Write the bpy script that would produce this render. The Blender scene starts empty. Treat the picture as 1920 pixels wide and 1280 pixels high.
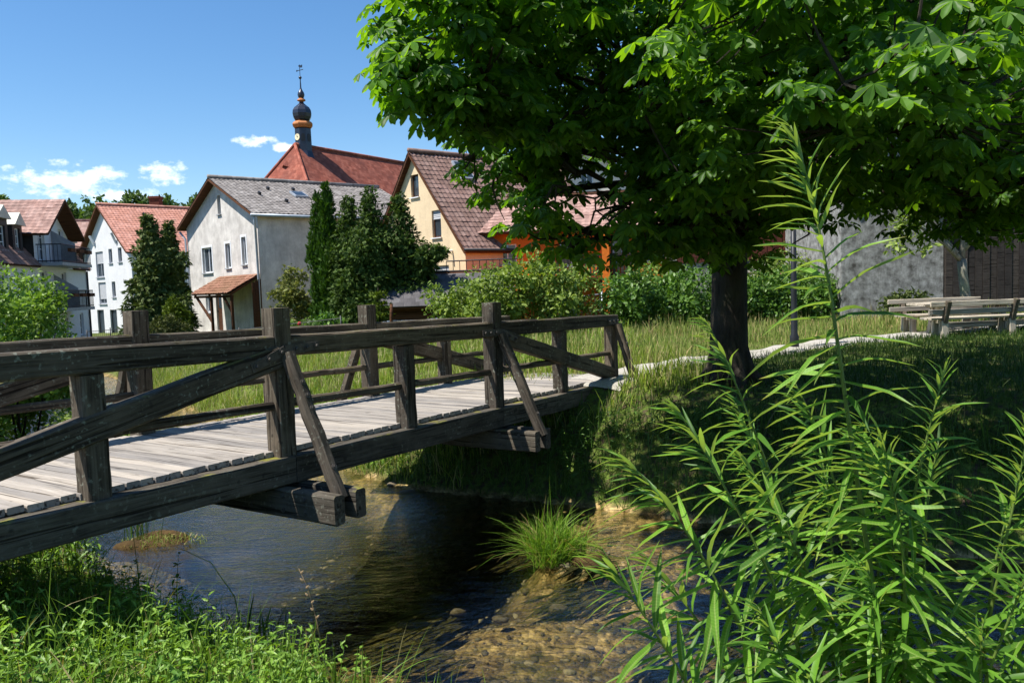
import bpy, bmesh, math, random
import numpy as np
from mathutils import Vector, Matrix, Euler

random.seed(11)
rng = np.random.default_rng(11)
R = math.radians
scene = bpy.context.scene
COL = scene.collection

# ------------------------------------------------------------------ camera, sky, sun, exposure
CAM = Vector((0, 0, 3.1))
cam_d = bpy.data.cameras.new('camera'); cam = bpy.data.objects.new('camera', cam_d); COL.objects.link(cam)
cam_d.lens = 28.125; cam_d.sensor_width = 36; cam_d.clip_end = 6000; cam_d.clip_start = 0.05
cam.matrix_basis = Matrix.Translation(CAM) @ Matrix.Rotation(R(90 - 4.1), 4, 'X') @ Matrix.Rotation(R(-2.0), 4, 'Z')
scene.camera = cam

SUN_EL = R(60); SUN_AZ = math.atan2(-0.93, -0.36)          # azimuth as atan2(x, y)
SUN = Vector((math.cos(SUN_EL) * math.sin(SUN_AZ), math.cos(SUN_EL) * math.cos(SUN_AZ), math.sin(SUN_EL)))
world = bpy.data.worlds.new('World'); scene.world = world; world.use_nodes = True
wn = world.node_tree.nodes; wl = world.node_tree.links
bg = wn['Background']
sky = wn.new('ShaderNodeTexSky'); sky.sky_type = 'NISHITA'; sky.sun_disc = False
sky.sun_elevation = SUN_EL; sky.sun_rotation = SUN_AZ; sky.air_density = 1.0; sky.dust_density = 0.25; sky.ozone_density = 3.2
bg.inputs['Strength'].default_value = 0.094
sun_d = bpy.data.lights.new('sun', 'SUN'); sun_d.energy = 5.0; sun_d.angle = R(0.53); sun_d.color = (1.0, 0.95, 0.87)
sun = bpy.data.objects.new('sun', sun_d); COL.objects.link(sun)
sun.rotation_euler = SUN.to_track_quat('Z', 'Y').to_euler(); sun.location = (-60, -10, 90)
vs = scene.view_settings
vs.view_transform = 'Standard'; vs.look = 'None'; vs.exposure = 0.8; vs.gamma = 1.0; vs.use_curve_mapping = False
scene.cycles.use_denoising = True
scene.cycles.max_bounces = 7; scene.cycles.diffuse_bounces = 3; scene.cycles.glossy_bounces = 3
scene.cycles.transmission_bounces = 4; scene.cycles.transparent_max_bounces = 10
scene.cycles.caustics_reflective = False; scene.cycles.caustics_refractive = False

def wnode(t, **kw):
    n = wn.new(t)
    for k, v in kw.items(): setattr(n, k, v)
    return n
def wmath(op, a, b=None, clamp=False):
    n = wn.new('ShaderNodeMath'); n.operation = op; n.use_clamp = clamp
    for i, v in enumerate((a, b)):
        if v is None: continue
        if isinstance(v, (int, float)): n.inputs[i].default_value = v
        else: wl.new(v, n.inputs[i])
    return n.outputs[0]
# small fair-weather clouds low over the whole horizon: (azimuth deg clockwise from +Y, elevation deg, half width, half height)
CLOUDS = [(-28.6, 7.35, 3.6, 1.05), (-22.9, 8.0, 1.5, .8), (-25.2, 6.4, 1.9, .6), (-17.2, 10.15, 1.5, .42), (-15.2, 9.7, .9, .35), (-44, 8, 4, 1.2),
          (15, 8, 3.5, 1.0), (38, 9, 3, .9), (62, 7, 4, 1.2), (95, 9, 3.5, 1.0), (130, 8, 4, 1.1), (165, 9, 3, 1.0), (-80, 8, 3.5, 1.0), (-115, 9, 3, 1.0), (-150, 7, 4, 1.2)]
tc = wnode('ShaderNodeTexCoord'); sep = wnode('ShaderNodeSeparateXYZ'); wl.new(tc.outputs['Generated'], sep.inputs[0])
az = wmath('MULTIPLY', wmath('ARCTAN2', sep.outputs[0], sep.outputs[1]), 180 / math.pi)
el = wmath('MULTIPLY', wmath('ARCSINE', sep.outputs[2]), 180 / math.pi)
comb = wnode('ShaderNodeCombineXYZ'); wl.new(az, comb.inputs[0]); wl.new(wmath('MULTIPLY', el, 1.6), comb.inputs[1])
nz = wnode('ShaderNodeTexNoise'); nz.inputs['Scale'].default_value = 0.75; nz.inputs['Detail'].default_value = 9; nz.inputs['Roughness'].default_value = .62
wl.new(comb.outputs[0], nz.inputs['Vector'])
acc = None
for ca, ce, hw, hh in CLOUDS:
    a = wmath('POWER', wmath('MULTIPLY', wmath('SUBTRACT', az, ca), 1 / hw), 2)
    dy = wmath('MULTIPLY', wmath('SUBTRACT', el, ce), 1 / hh)
    v = wmath('SUBTRACT', 1.0, wmath('ADD', a, wmath('POWER', dy, 2)))
    acc = v if acc is None else wmath('MAXIMUM', acc, v)
acc = wmath('MAXIMUM', acc, -2.0)
body = wmath('ADD', acc, wmath('MULTIPLY', wmath('SUBTRACT', nz.outputs[0], .52), 5.5))
mask = wmath('MULTIPLY', wmath('ADD', wmath('MULTIPLY', body, .75), .1, True), .92)
mask = wmath('POWER', mask, 1.3)
mx = wnode('ShaderNodeMixRGB'); wl.new(mask, mx.inputs[0]); hs = wnode('ShaderNodeHueSaturation'); hs.inputs['Saturation'].default_value = 1.22; hs.inputs['Value'].default_value = 1.04; wl.new(sky.outputs[0], hs.inputs['Color']); wl.new(hs.outputs[0], mx.inputs[1]); mx.inputs[2].default_value = (10.5, 10.6, 11.0, 1)
wl.new(mx.outputs[0], bg.inputs['Color'])

# ------------------------------------------------------------------ helpers
W = {}
def put(o, parent=None, M=None):
    M = Matrix(M) if M is not None else Matrix.Identity(4)
    o.matrix_basis = M
    COL.objects.link(o); W[o.name] = M
    if parent is not None:
        o.parent = parent; o.matrix_parent_inverse = W[parent.name].inverted()
    return o
def tag(o, label=None, cat=None, group=None, kind=None):
    if label: o['label'] = label
    if cat: o['category'] = cat
    if group: o['group'] = group
    if kind: o['kind'] = kind
    return o
def thing(name, loc, label, cat, group=None):
    o = bpy.data.objects.new(name, None); o.empty_display_size = .2
    put(o, None, Matrix.Translation(Vector(loc))); return tag(o, label, cat, group)
def frame(p, x, y=None, z=(0, 0, 1)):
    """matrix with local x along x, local z near z"""
    x = Vector(x).normalized(); z = Vector(z)
    y = z.cross(x).normalized() if y is None else Vector(y).normalized()
    z = x.cross(y).normalized()
    M = Matrix((x, y, z)).transposed().to_4x4(); M.translation = Vector(p); return M

def fastmesh(name, V, polys):
    """V (n,3); polys = list of int arrays (m,k)"""
    me = bpy.data.meshes.new(name)
    V = np.asarray(V, np.float32); me.vertices.add(len(V)); me.vertices.foreach_set('co', V.ravel())
    polys = [np.asarray(p, np.int32) for p in polys if len(p)]
    loops = np.concatenate([p.ravel() for p in polys]); tot = np.concatenate([np.full(len(p), p.shape[1], np.int32) for p in polys])
    start = np.concatenate(([0], np.cumsum(tot)[:-1])).astype(np.int32)
    me.loops.add(len(loops)); me.loops.foreach_set('vertex_index', loops)
    me.polygons.add(len(tot)); me.polygons.foreach_set('loop_start', start); me.polygons.foreach_set('loop_total', tot)
    me.update(calc_edges=True); return me
def meshobj(name, me, mat, parent=None, M=None, smooth=False):
    if mat is not None and not me.materials: me.materials.append(mat)
    if smooth: me.polygons.foreach_set('use_smooth', np.ones(len(me.polygons), bool))
    return put(bpy.data.objects.new(name, me), parent, M)

class MB:
    def __init__(s): s.v = []; s.f = []
    def add(s, vs, fs):
        n = len(s.v); s.v += [tuple(v) for v in vs]; s.f += [tuple(i + n for i in f) for f in fs]; return s
    def box(s, a, b):
        x0, y0, z0 = a; x1, y1, z1 = b
        return s.add([(x0,y0,z0),(x1,y0,z0),(x1,y1,z0),(x0,y1,z0),(x0,y0,z1),(x1,y0,z1),(x1,y1,z1),(x0,y1,z1)],
                     [(0,3,2,1),(4,5,6,7),(0,1,5,4),(1,2,6,5),(2,3,7,6),(3,0,4,7)])
    def cbox(s, c, d): return s.box([c[i]-d[i]/2 for i in range(3)], [c[i]+d[i]/2 for i in range(3)])
    def obox(s, p0, p1, w, h, up=(0,0,1)):
        """bar from p0 to p1, w across, h along up"""
        p0 = Vector(p0); p1 = Vector(p1); x = (p1-p0).normalized(); y = Vector(up).cross(x)
        if y.length < 1e-4: y = Vector((1,0,0)).cross(x)
        y.normalize(); z = x.cross(y)
        vs = []
        for p in (p0, p1):
            for a, b in ((-1,-1),(1,-1),(1,1),(-1,1)): vs.append(p + y*(a*w/2) + z*(b*h/2))
        return s.add(vs, [(0,3,2,1),(4,5,6,7),(0,1,5,4),(1,2,6,5),(2,3,7,6),(3,0,4,7)])
    def tube(s, pts, rad, n=6, cap=True):
        pts = [Vector(p) for p in pts]; k = len(pts)
        if not hasattr(rad, '__len__'): rad = [rad]*k
        t0 = (pts[1]-pts[0]).normalized(); u = t0.orthogonal().normalized(); base = len(s.v); vs = []
        for i, p in enumerate(pts):
            t = (pts[min(i+1,k-1)] - pts[max(i-1,0)]).normalized()
            u = (u - t*u.dot(t)).normalized(); w = t.cross(u)
            for j in range(n):
                a = 2*math.pi*j/n; vs.append(p + (u*math.cos(a) + w*math.sin(a))*rad[i])
        fs = []
        for i in range(k-1):
            for j in range(n): fs.append((i*n+j, i*n+(j+1)%n, (i+1)*n+(j+1)%n, (i+1)*n+j))
        if cap: fs.append(tuple(reversed(range(n)))); fs.append(tuple(range((k-1)*n, k*n)))
        return s.add(vs, fs)
    def lathe(s, prof, n=16, c=(0,0,0)):
        vs = []; k = len(prof)
        for r, z in prof:
            for j in range(n): a = 2*math.pi*j/n; vs.append((c[0]+r*math.cos(a), c[1]+r*math.sin(a), c[2]+z))
        fs = [(i*n+j, i*n+(j+1)%n, (i+1)*n+(j+1)%n, (i+1)*n+j) for i in range(k-1) for j in range(n)]
        fs.append(tuple(reversed(range(n)))); fs.append(tuple(range((k-1)*n, k*n)))
        return s.add(vs, fs)
    def mesh(s, name='m'):
        me = bpy.data.meshes.new(name); me.from_pydata(s.v, [], s.f); me.update(); return me
    def build(s, name, mat, parent=None, M=None, smooth=False): return meshobj(name, s.mesh(name), mat, parent, M, smooth)

# ------------------------------------------------------------------ materials
class NT:
    def __init__(s, name):
        s.m = bpy.data.materials.new(name); s.m.use_nodes = True; s.t = s.m.node_tree; s.n = s.t.nodes; s.l = s.t.links
        s.b = s.n['Principled BSDF']; s.out = s.n['Material Output']
    def new(s, t, **kw):
        n = s.n.new(t)
        for k, v in kw.items():
            if k in n.inputs: n.inputs[k].default_value = v
            else: setattr(n, k, v)
        return n
    def link(s, a, b): s.l.new(a, b)
    def coords(s, scale=(1,1,1), kind='Object'):
        tc = s.new('ShaderNodeTexCoord'); mp = s.new('ShaderNodeMapping'); mp.inputs['Scale'].default_value = scale
        if kind == 'Position':
            g = s.new('ShaderNodeNewGeometry'); s.link(g.outputs['Position'], mp.inputs[0])
        else: s.link(tc.outputs[kind], mp.inputs[0])
        return mp.outputs[0]
    def noise(s, vec, scale, detail=5, rough=.6, dist=0):
        n = s.new('ShaderNodeTexNoise'); n.inputs['Scale'].default_value = scale; n.inputs['Detail'].default_value = detail
        n.inputs['Roughness'].default_value = rough; n.inputs['Distortion'].default_value = dist
        s.link(vec, n.inputs['Vector']); return n.outputs[0]
    def ramp(s, fac, stops):
        r = s.new('ShaderNodeValToRGB'); cr = r.color_ramp
        while len(cr.elements) < len(stops): cr.elements.new(.5)
        for e, (p, c) in zip(cr.elements, stops): e.position = p; e.color = (*c, 1) if len(c) == 3 else c
        s.link(fac, r.inputs[0]); return r.outputs[0]
    def mix(s, fac, a, b, mode='MIX'):
        n = s.new('ShaderNodeMixRGB', blend_type=mode)
        for i, v in enumerate((fac, a, b)):
            if isinstance(v, (int, float)): n.inputs[i].default_value = v if i == 0 else (v, v, v, 1)
            elif isinstance(v, tuple): n.inputs[i].default_value = (*v, 1)
            else: s.link(v, n.inputs[i])
        return n.outputs[0]
    def math(s, op, a, b=None, clamp=False):
        n = s.new('ShaderNodeMath', operation=op); n.use_clamp = clamp
        for i, v in enumerate((a, b)):
            if v is None: continue
            if isinstance(v, (int, float)): n.inputs[i].default_value = v
            else: s.link(v, n.inputs[i])
        return n.outputs[0]
    def bump(s, h, strength=.4, dist=.02):
        b = s.new('ShaderNodeBump'); b.inputs['Strength'].default_value = strength; b.inputs['Distance'].default_value = dist
        s.link(h, b.inputs['Height']); s.link(b.outputs[0], s.b.inputs['Normal']); return b.outputs[0]
    def fin(s, col, rough=.8, spec=.3, metal=0):
        if isinstance(col, tuple): s.b.inputs['Base Color'].default_value = (*col, 1)
        else: s.link(col, s.b.inputs['Base Color'])
        if isinstance(rough, (int, float)): s.b.inputs['Roughness'].default_value = rough
        else: s.link(rough, s.b.inputs['Roughness'])
        s.b.inputs['Specular IOR Level'].default_value = spec; s.b.inputs['Metallic'].default_value = metal
        return s.m

def m_plain(name, col, rough=.6, var=.25, scale=6, bump=.15, metal=0, spec=.3):
    t = NT(name); v = t.coords(); n = t.noise(v, scale, 6)
    lo = tuple(c*(1-var) for c in col); hi = tuple(min(1, c*(1+var)) for c in col)
    c = t.ramp(n, [(.3, lo), (.7, hi)])
    if bump: t.bump(t.noise(v, scale*4, 4), bump, .01)
    return t.fin(c, rough, spec, metal)
def m_wood(name, cols, lichen=.0, moss=0.0, scale=1.0, bumpd=.012):
    t = NT(name); oi = t.new('ShaderNodeObjectInfo')
    tc = t.new('ShaderNodeTexCoord'); ad = t.new('ShaderNodeVectorMath', operation='ADD'); t.link(tc.outputs['Object'], ad.inputs[0])
    cv = t.new('ShaderNodeCombineXYZ'); r40 = t.math('MULTIPLY', oi.outputs['Random'], 37.0)
    for i in range(3): t.link(r40, cv.inputs[i])
    t.link(cv.outputs[0], ad.inputs[1])
    mp = t.new('ShaderNodeMapping'); mp.inputs['Scale'].default_value = (1.1*scale, 22*scale, 22*scale); t.link(ad.outputs[0], mp.inputs[0])
    g = t.noise(mp.outputs[0], 1.6, 9, .68, .5)
    mp2 = t.new('ShaderNodeMapping'); mp2.inputs['Scale'].default_value = (.5*scale, 7*scale, 7*scale); t.link(ad.outputs[0], mp2.inputs[0])
    g2 = t.noise(mp2.outputs[0], 1.0, 5, .6, .8)
    c = t.ramp(g, [(.3, cols[0]), (.48, cols[1]), (.66, cols[2])])
    c = t.mix(t.math('MULTIPLY', g2, .75), c, cols[0], 'MIX')
    big = t.noise(ad.outputs[0], 2.2, 6, .65)
    c = t.mix(t.ramp(big, [(.42, (0,0,0)), (.62, (.75,.75,.75))]), c, cols[3])
    tint = t.mix(oi.outputs['Random'], (.70,.70,.72), (1.22,1.17,1.10)); c = t.mix(1.0, c, tint, 'MULTIPLY')
    if lichen:
        sp = t.noise(ad.outputs[0], 26, 3, .5); sp2 = t.noise(ad.outputs[0], 5, 4, .6)
        f = t.math('MULTIPLY', t.ramp(sp, [(.58, (0,0,0)), (.66, (1,1,1))]), t.ramp(sp2, [(.45, (0,0,0)), (.6, (lichen,)*3)]))
        c = t.mix(f, c, (.34, .36, .29))
    if moss:
        ge = t.new('ShaderNodeNewGeometry'); sx = t.new('ShaderNodeSeparateXYZ'); t.link(ge.outputs['Normal'], sx.inputs[0])
        up = t.ramp(sx.outputs[2], [(.5, (0,0,0)), (.9, (1,1,1))]); mo = t.noise(ad.outputs[0], 3.5, 5, .65)
        c = t.mix(t.math('MULTIPLY', t.math('MULTIPLY', t.ramp(mo, [(.56, (0,0,0)), (.64, (1,1,1))]), up), moss), c, (.20, .19, .03))
    mp3 = t.new('ShaderNodeMapping'); mp3.inputs['Scale'].default_value = (.9*scale, 34*scale, 34*scale); t.link(ad.outputs[0], mp3.inputs[0])
    cr_ = t.noise(mp3.outputs[0], .8, 3, .5, .4); crk = t.ramp(cr_, [(.36, (0,0,0)), (.41, (1,1,1))])
    c = t.mix(1.0, c, t.mix(crk, (.28,.26,.24), (1,1,1)), 'MULTIPLY')
    kn = t.noise(ad.outputs[0], 7, 2, .5); c = t.mix(t.ramp(kn, [(.68, (0,0,0)), (.74, (.7,.7,.7))]), c, cols[0])
    ck = t.math('ADD', t.ramp(g, [(.30, (0,0,0)), (.42, (1,1,1))]), t.math('MULTIPLY', crk, 1.2))
    h = t.math('ADD', g, t.math('MULTIPLY', ck, .6))
    t.bump(h, .7, bumpd)
    return t.fin(c, .85, .2)
def m_leaf(name, lo, hi, trans, tcol, rough=.45, spec=.35, obj=False, sc=3.0, dry=None, under=None):
    t = NT(name)
    if obj: r = t.new('ShaderNodeObjectInfo').outputs['Random']
    else: r = t.new('ShaderNodeNewGeometry').outputs['Random Per Island']
    c = t.ramp(r, [(0, lo), (1, hi)])
    if dry: c = t.mix(t.ramp(r, [(dry[0]-.01, (1,1,1)), (dry[0], (0,0,0))]), c, dry[1])
    n = t.noise(t.coords((1,1,1), 'Position'), sc, 3); c = t.mix(1.0, c, t.ramp(n, [(.3, (.72,.76,.7)), (.7, (1.15,1.12,1.1))]), 'MULTIPLY')
    if obj and under:
        tcx = t.new('ShaderNodeTexCoord'); sx = t.new('ShaderNodeSeparateXYZ'); t.link(tcx.outputs['Object'], sx.inputs[0])
        rib = t.ramp(t.math('ABSOLUTE', t.math('SUBTRACT', sx.outputs[1], t.math('MULTIPLY', 0.0, 1.0))), [(.0, (1,1,1)), (.012, (0,0,0))])
        c = t.mix(t.math('MULTIPLY', rib, .55), c, (.34,.42,.14))
        tipn = t.math('MULTIPLY', t.ramp(sx.outputs[0], [(.80, (0,0,0)), (1.0, (1,1,1))]), t.ramp(r, [(.62, (0,0,0)), (.75, (1,1,1))])); c = t.mix(tipn, c, (.30,.24,.05))
        vn = t.new('ShaderNodeTexWave'); vn.inputs['Scale'].default_value = 9; vn.inputs['Distortion'].default_value = 2; t.link(tcx.outputs['Object'], vn.inputs['Vector']); c = t.mix(1.0, c, t.ramp(vn.outputs[0], [(0, (.88,.88,.86)), (1, (1.06,1.06,1.04))]), 'MULTIPLY')
    if under: c = t.mix(t.math('MULTIPLY', t.new('ShaderNodeNewGeometry').outputs['Backfacing'], .8), c, under)
    t.fin(c, rough, spec)
    tr = t.new('ShaderNodeBsdfTranslucent'); t.link(t.mix(1.0, c, tcol, 'MULTIPLY'), tr.inputs[0])
    ms = t.new('ShaderNodeMixShader'); ms.inputs[0].default_value = trans
    t.link(t.b.outputs[0], ms.inputs[1]); t.link(tr.outputs[0], ms.inputs[2]); t.link(ms.outputs[0], t.out.inputs[0])
    return t.m
def m_stucco(name, col, stain, amount=.5, scale=1.0, bump=.35, low=0):
    t = NT(name); v = t.coords((scale,)*3)
    n = t.noise(v, .55, 7, .65); n2 = t.noise(t.coords((2.2*scale, 2.2*scale, .5*scale)), 1.2, 6, .65); n3 = t.noise(v, 9, 5)
    c = t.mix(t.math('MULTIPLY', t.ramp(n, [(.35, (0,0,0)), (.68, (1,1,1))]), amount), col, stain)
    c = t.mix(t.math('MULTIPLY', t.ramp(n2, [(.5, (0,0,0)), (.75, (1,1,1))]), amount*.6), c, tuple(s*.8 for s in stain))
    c = t.mix(1.0, c, t.ramp(n3, [(.3, (.9,.9,.9)), (.7, (1.06,1.06,1.06))]), 'MULTIPLY')
    t.bump(t.math('ADD', n3, t.math('MULTIPLY', t.noise(v, 40, 3), .5)), bump, .02)
    return t.fin(c, .9, .15)
def m_tiles(name, cols, tw, th, moss=(.1,.1,.07), mamt=.4, bump=0.0, half=True):
    """roof tiles: each tile its own tone; x along the ridge, y up the slope in object space"""
    t = NT(name); tc = t.new('ShaderNodeTexCoord'); sp = t.new('ShaderNodeSeparateXYZ'); t.link(tc.outputs['Object'], sp.inputs[0])
    yy = t.math('MULTIPLY', sp.outputs[1], 1/th); fy = t.math('FLOOR', yy)
    xx = t.math('MULTIPLY', sp.outputs[0], 1/tw)
    if half: xx = t.math('ADD', xx, t.math('MULTIPLY', t.math('MODULO', fy, 2.0), .5))
    fx = t.math('FLOOR', xx); cv = t.new('ShaderNodeCombineXYZ'); t.link(fx, cv.inputs[0]); t.link(fy, cv.inputs[1])
    wnz = t.new('ShaderNodeTexWhiteNoise'); t.link(cv.outputs[0], wnz.inputs['Vector'])
    c = t.ramp(wnz.outputs[0], [(0, cols[0]), (.55, cols[1]), (1, cols[2])])
    n = t.noise(tc.outputs['Object'], .45, 7, .7)
    c = t.mix(t.math('MULTIPLY', t.ramp(n, [(.38, (0,0,0)), (.66, (1,1,1))]), mamt), c, moss)
    n3 = t.noise(tc.outputs['Object'], 14, 4); c = t.mix(1.0, c, t.ramp(n3, [(.3, (.82,.82,.82)), (.7, (1.12,1.1,1.08))]), 'MULTIPLY')
    if bump:
        gx = t.math('SUBTRACT', xx, fx); gy = t.math('SUBTRACT', yy, fy)
        edge = t.math('MINIMUM', t.math('MULTIPLY', t.math('MINIMUM', gx, t.math('SUBTRACT', 1.0, gx)), 6.0, True), t.math('SUBTRACT', 1.0, t.math('MULTIPLY', gy, .9)))
        t.bump(edge, bump, .04)
    return t.fin(c, .85, .2)
def m_bark(name, lo, hi, sc=1.0):
    t = NT(name); v = t.coords((9*sc, 9*sc, 2.2*sc), 'Position'); n = t.noise(v, 1.3, 8, .7, .6)
    c = t.ramp(n, [(.32, lo), (.68, hi)]); n2 = t.noise(t.coords((1,1,1), 'Position'), 2.5, 5)
    c = t.mix(t.ramp(n2, [(.45, (0,0,0)), (.7, (.5,.5,.5))]), c, (hi[0]*.8, hi[1]*1.05, hi[2]*.7))
    t.bump(n, .9, .05); return t.fin(c, .9, .15)

M = {}
M['wood'] = m_wood('weathered_timber', [(.024,.019,.014), (.095,.078,.058), (.22,.19,.15), (.145,.118,.088)], lichen=.5, moss=.6)
M['wood_low'] = m_wood('weathered_low_timber', [(.024,.020,.015), (.088,.078,.062), (.19,.172,.142), (.12,.105,.084)], lichen=.3, moss=.9)
M['deck'] = m_wood('deck_plank_wood', [(.17,.155,.14), (.35,.325,.295), (.52,.49,.455), (.33,.305,.275)], lichen=0, bumpd=.006)
M['iron'] = m_plain('old_iron', (.085,.075,.066), .55, .4, 14, .3, .3, .4)
M['bench_wood'] = m_wood('bench_wood', [(.22,.19,.15), (.46,.42,.35), (.62,.58,.50), (.42,.37,.29)], lichen=.4)
M['glass'] = m_plain('window_glass', (.03,.04,.05), .06, .3, 1.5, 0, 0, .6)
M['white_frame'] = m_plain('white_window_frame', (.72,.74,.76), .4, .06, 3, 0)
M['grey_trim'] = m_plain('grey_trim', (.30,.32,.35), .6, .15, 5, .1)
M['zinc'] = m_plain('zinc_pipe', (.36,.40,.45), .45, .15, 4, .05, .3)
M['dark_steel'] = m_plain('dark_steel', (.022,.024,.028), .45, .2, 6, 0, .2)
M['blind'] = m_plain('grey_shutter_blind', (.42,.43,.45), .6, .08, 4, .05)
M['brown_board'] = m_wood('brown_board', [(.03,.012,.006), (.11,.045,.02), (.20,.085,.04), (.09,.04,.02)])
M['dark_board'] = m_wood('dark_barn_board', [(.012,.010,.009), (.045,.038,.034), (.10,.088,.08), (.055,.047,.042)])
M['red_board'] = m_wood('red_barn_board', [(.05,.014,.010), (.14,.042,.028), (.21,.07,.045), (.10,.034,.022)])
M['black_clad'] = m_plain('dark_dormer_cladding', (.028,.024,.024), .6, .3, 5, .2)

# ------------------------------------------------------------------ terrain, river, path
FAR = np.array([(-60,62),(-40,50),(-27,41),(-17.5,33.5),(-11.4,25.5),(-7.3,19.4),(-4.3,15.3),(-1.75,12.3),(.35,11.2),(1.5,10.6),(2.9,9.7),(4.3,8.7),(6.5,7.7),(10,6.7),(16,5.6),(30,4),(70,0)], float)
NEAR = np.array([(-70,52),(-48,43),(-32,34),(-22,27.5),(-14.5,20.5),(-10,15),(-7.2,11),(-5.0,8.9),(-3.7,7.65),(-2.6,6.75),(-1.5,6.05),(-.6,5.4),(.6,4.7),(2,4.0),(4,3.2),(8,2),(16,.6),(30,-1),(70,-6)], float)
def sdist(P, L):
    best = np.full(len(P), 1e9); sg = np.zeros(len(P))
    for a, b in zip(L[:-1], L[1:]):
        d = b-a; q = P-a; t = np.clip((q@d)/(d@d), 0, 1); r = q - t[:,None]*d; dd = np.hypot(r[:,0], r[:,1])
        s = np.sign(d[0]*q[:,1]-d[1]*q[:,0]); k = dd < best-1e-9
        best = np.where(k, dd, best); sg = np.where(k, s, sg)
    return best*sg
def sstep(a, b, x): t = np.clip((x-a)/(b-a), 0, 1); return t*t*(3-2*t)
def wob(x, y, s):
    return (np.sin(x*1.7*s+y*.9*s)+np.sin(-x*1.1*s+y*2.1*s+1.3)+np.sin(x*3.1*s-y*1.9*s+4.1)*.6+np.sin(x*2.3*s+y*4.3*s+2.2)*.5)/3.1
def bank_d(P): return sdist(P, FAR), -sdist(P, NEAR)
def height(x, y):
    x = np.atleast_1d(np.asarray(x, float)); y = np.atleast_1d(np.asarray(y, float)); P = np.stack([x, y], 1)
    f, n = bank_d(P)
    H = np.clip(1.34+.03*np.minimum(x, 3)+.010*np.maximum(x-3, 0), .22, 2.2)
    r = np.hypot(x, y)
    hill = sstep(105, 260, y+.25*np.abs(x))*18*sstep(40, -60, x) + sstep(160, 420, r)*8
    wF = np.where(x > -1, 2.1, 2.1+np.clip(-1-x, 0, 3)*.7)
    zf = H*np.power(np.clip(f/wF, 0, 1), .72) + np.where(f > 1, .03*wob(x, y, .7), 0) + .05*np.clip(f,0,1)*wob(x, y, 2.2)
    zn = np.minimum(.52*np.power(np.maximum(n, 0), .8), np.maximum(1.5, .5*H)) + .05*np.clip(n,0,1)*wob(x, y, 1.9)
    dd = np.minimum(-f, -n)
    dep = (.40+.42*sstep(1.2, -1.5, x-.5*(y-7.5)))*sstep(0, 1.7, dd)
    bar = np.exp(-(((x-.2)/2.1)**2+((y-7.3)/.95)**2))*.75 + np.exp(-(((x-1.4)/1.3)**2+((y-8.9)/.8)**2))*.75 + np.exp(-(((x+4.5)/.62)**2+((y-9.9)/.36)**2))*1.02 + np.exp(-(((x-.62)/.62)**2+((y-8.62)/.42)**2))*.9
    zr = -dep*np.clip(1-bar, -.12, 1) - .02 + .035*wob(x, y, 2.4)*np.clip(dd, 0, 1)
    z = np.where(f > 0, zf, np.where(n > 0, zn, zr)) + hill
    return z
def hz(x, y): return float(height(x, y)[0])

def axis(a, b, step, lim, g=1.22):
    c = list(np.arange(a, b+1e-6, step)); s = step
    while c[-1] < lim: s *= g; c.append(c[-1]+s)
    s = step
    while c[0] > -lim: s *= g; c.insert(0, c[0]-s)
    return np.array(c)
gx = axis(-16, 14, .22, 2600); gy = axis(0, 30, .22, 2600)
XX, YY = np.meshgrid(gx, gy); ZZ = height(XX.ravel(), YY.ravel())
nx, ny = len(gx), len(gy); idx = np.arange(nx*ny).reshape(ny, nx)
quads = np.stack([idx[:-1,:-1].ravel(), idx[:-1,1:].ravel(), idx[1:,1:].ravel(), idx[1:,:-1].ravel()], 1)
t = NT('ground_soil_and_bed'); pos = t.coords((1,1,1), 'Position')
ge = t.new('ShaderNodeNewGeometry'); sp = t.new('ShaderNodeSeparateXYZ'); t.link(ge.outputs['Position'], sp.inputs[0])
n1 = t.noise(pos, 1.1, 8, .65); n2 = t.noise(pos, 9, 6, .65); n4 = t.noise(pos, 2.6, 7, .7, .8)
grass = t.ramp(n1, [(.3, (.06,.095,.016)), (.55, (.115,.165,.03)), (.75, (.20,.21,.065))])
soil = t.ramp(n2, [(.3, (.025,.018,.012)), (.7, (.085,.062,.040))])
land = t.mix(t.ramp(n2, [(.44, (0,0,0)), (.62, (1,1,1))]), grass, soil)
vo = t.new('ShaderNodeTexVoronoi'); vo.inputs['Scale'].default_value = 17; t.link(pos, vo.inputs['Vector'])
vo2 = t.new('ShaderNodeTexVoronoi'); vo2.inputs['Scale'].default_value = 6.5; t.link(pos, vo2.inputs['Vector'])
bed = t.ramp(n4, [(.30, (.05,.034,.014)), (.44, (.24,.165,.068)), (.58, (.46,.335,.155)), (.8, (.58,.47,.27))])
def grey(o):
    q = t.new('ShaderNodeSeparateColor'); t.link(o, q.inputs[0]); return q.outputs[0]
bed = t.mix(1.0, bed, t.ramp(grey(vo.outputs['Color']), [(0, (.55,.55,.55)), (1, (1.25,1.22,1.18))]), 'MULTIPLY')
bed = t.mix(1.0, bed, t.ramp(grey(vo2.outputs['Color']), [(0, (.75,.75,.75)), (1, (1.15,1.15,1.15))]), 'MULTIPLY')
alg = t.noise(t.coords((.7,1.6,1), 'Position'), 1.0, 6, .7, .6)
bed = t.mix(t.ramp(alg, [(.48, (0,0,0)), (.60, (.8,.8,.8))]), bed, (.060,.062,.012))
depth_dark = t.math('MULTIPLY', t.math('ADD', t.math('MULTIPLY', sp.outputs[2], -1.0), -.20), 4.0, True)  # darkness of deep water painted into the bed colour, growing with depth
bed = t.mix(t.math('MULTIPLY', depth_dark, .93), bed, (.014,.015,.008))
zf = t.math('MULTIPLY', t.math('ADD', t.math('ADD', sp.outputs[2], -.02), t.math('MULTIPLY', t.math('SUBTRACT', n2, .5), .12)), 14.0, True)
c = t.mix(zf, bed, land)
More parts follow.
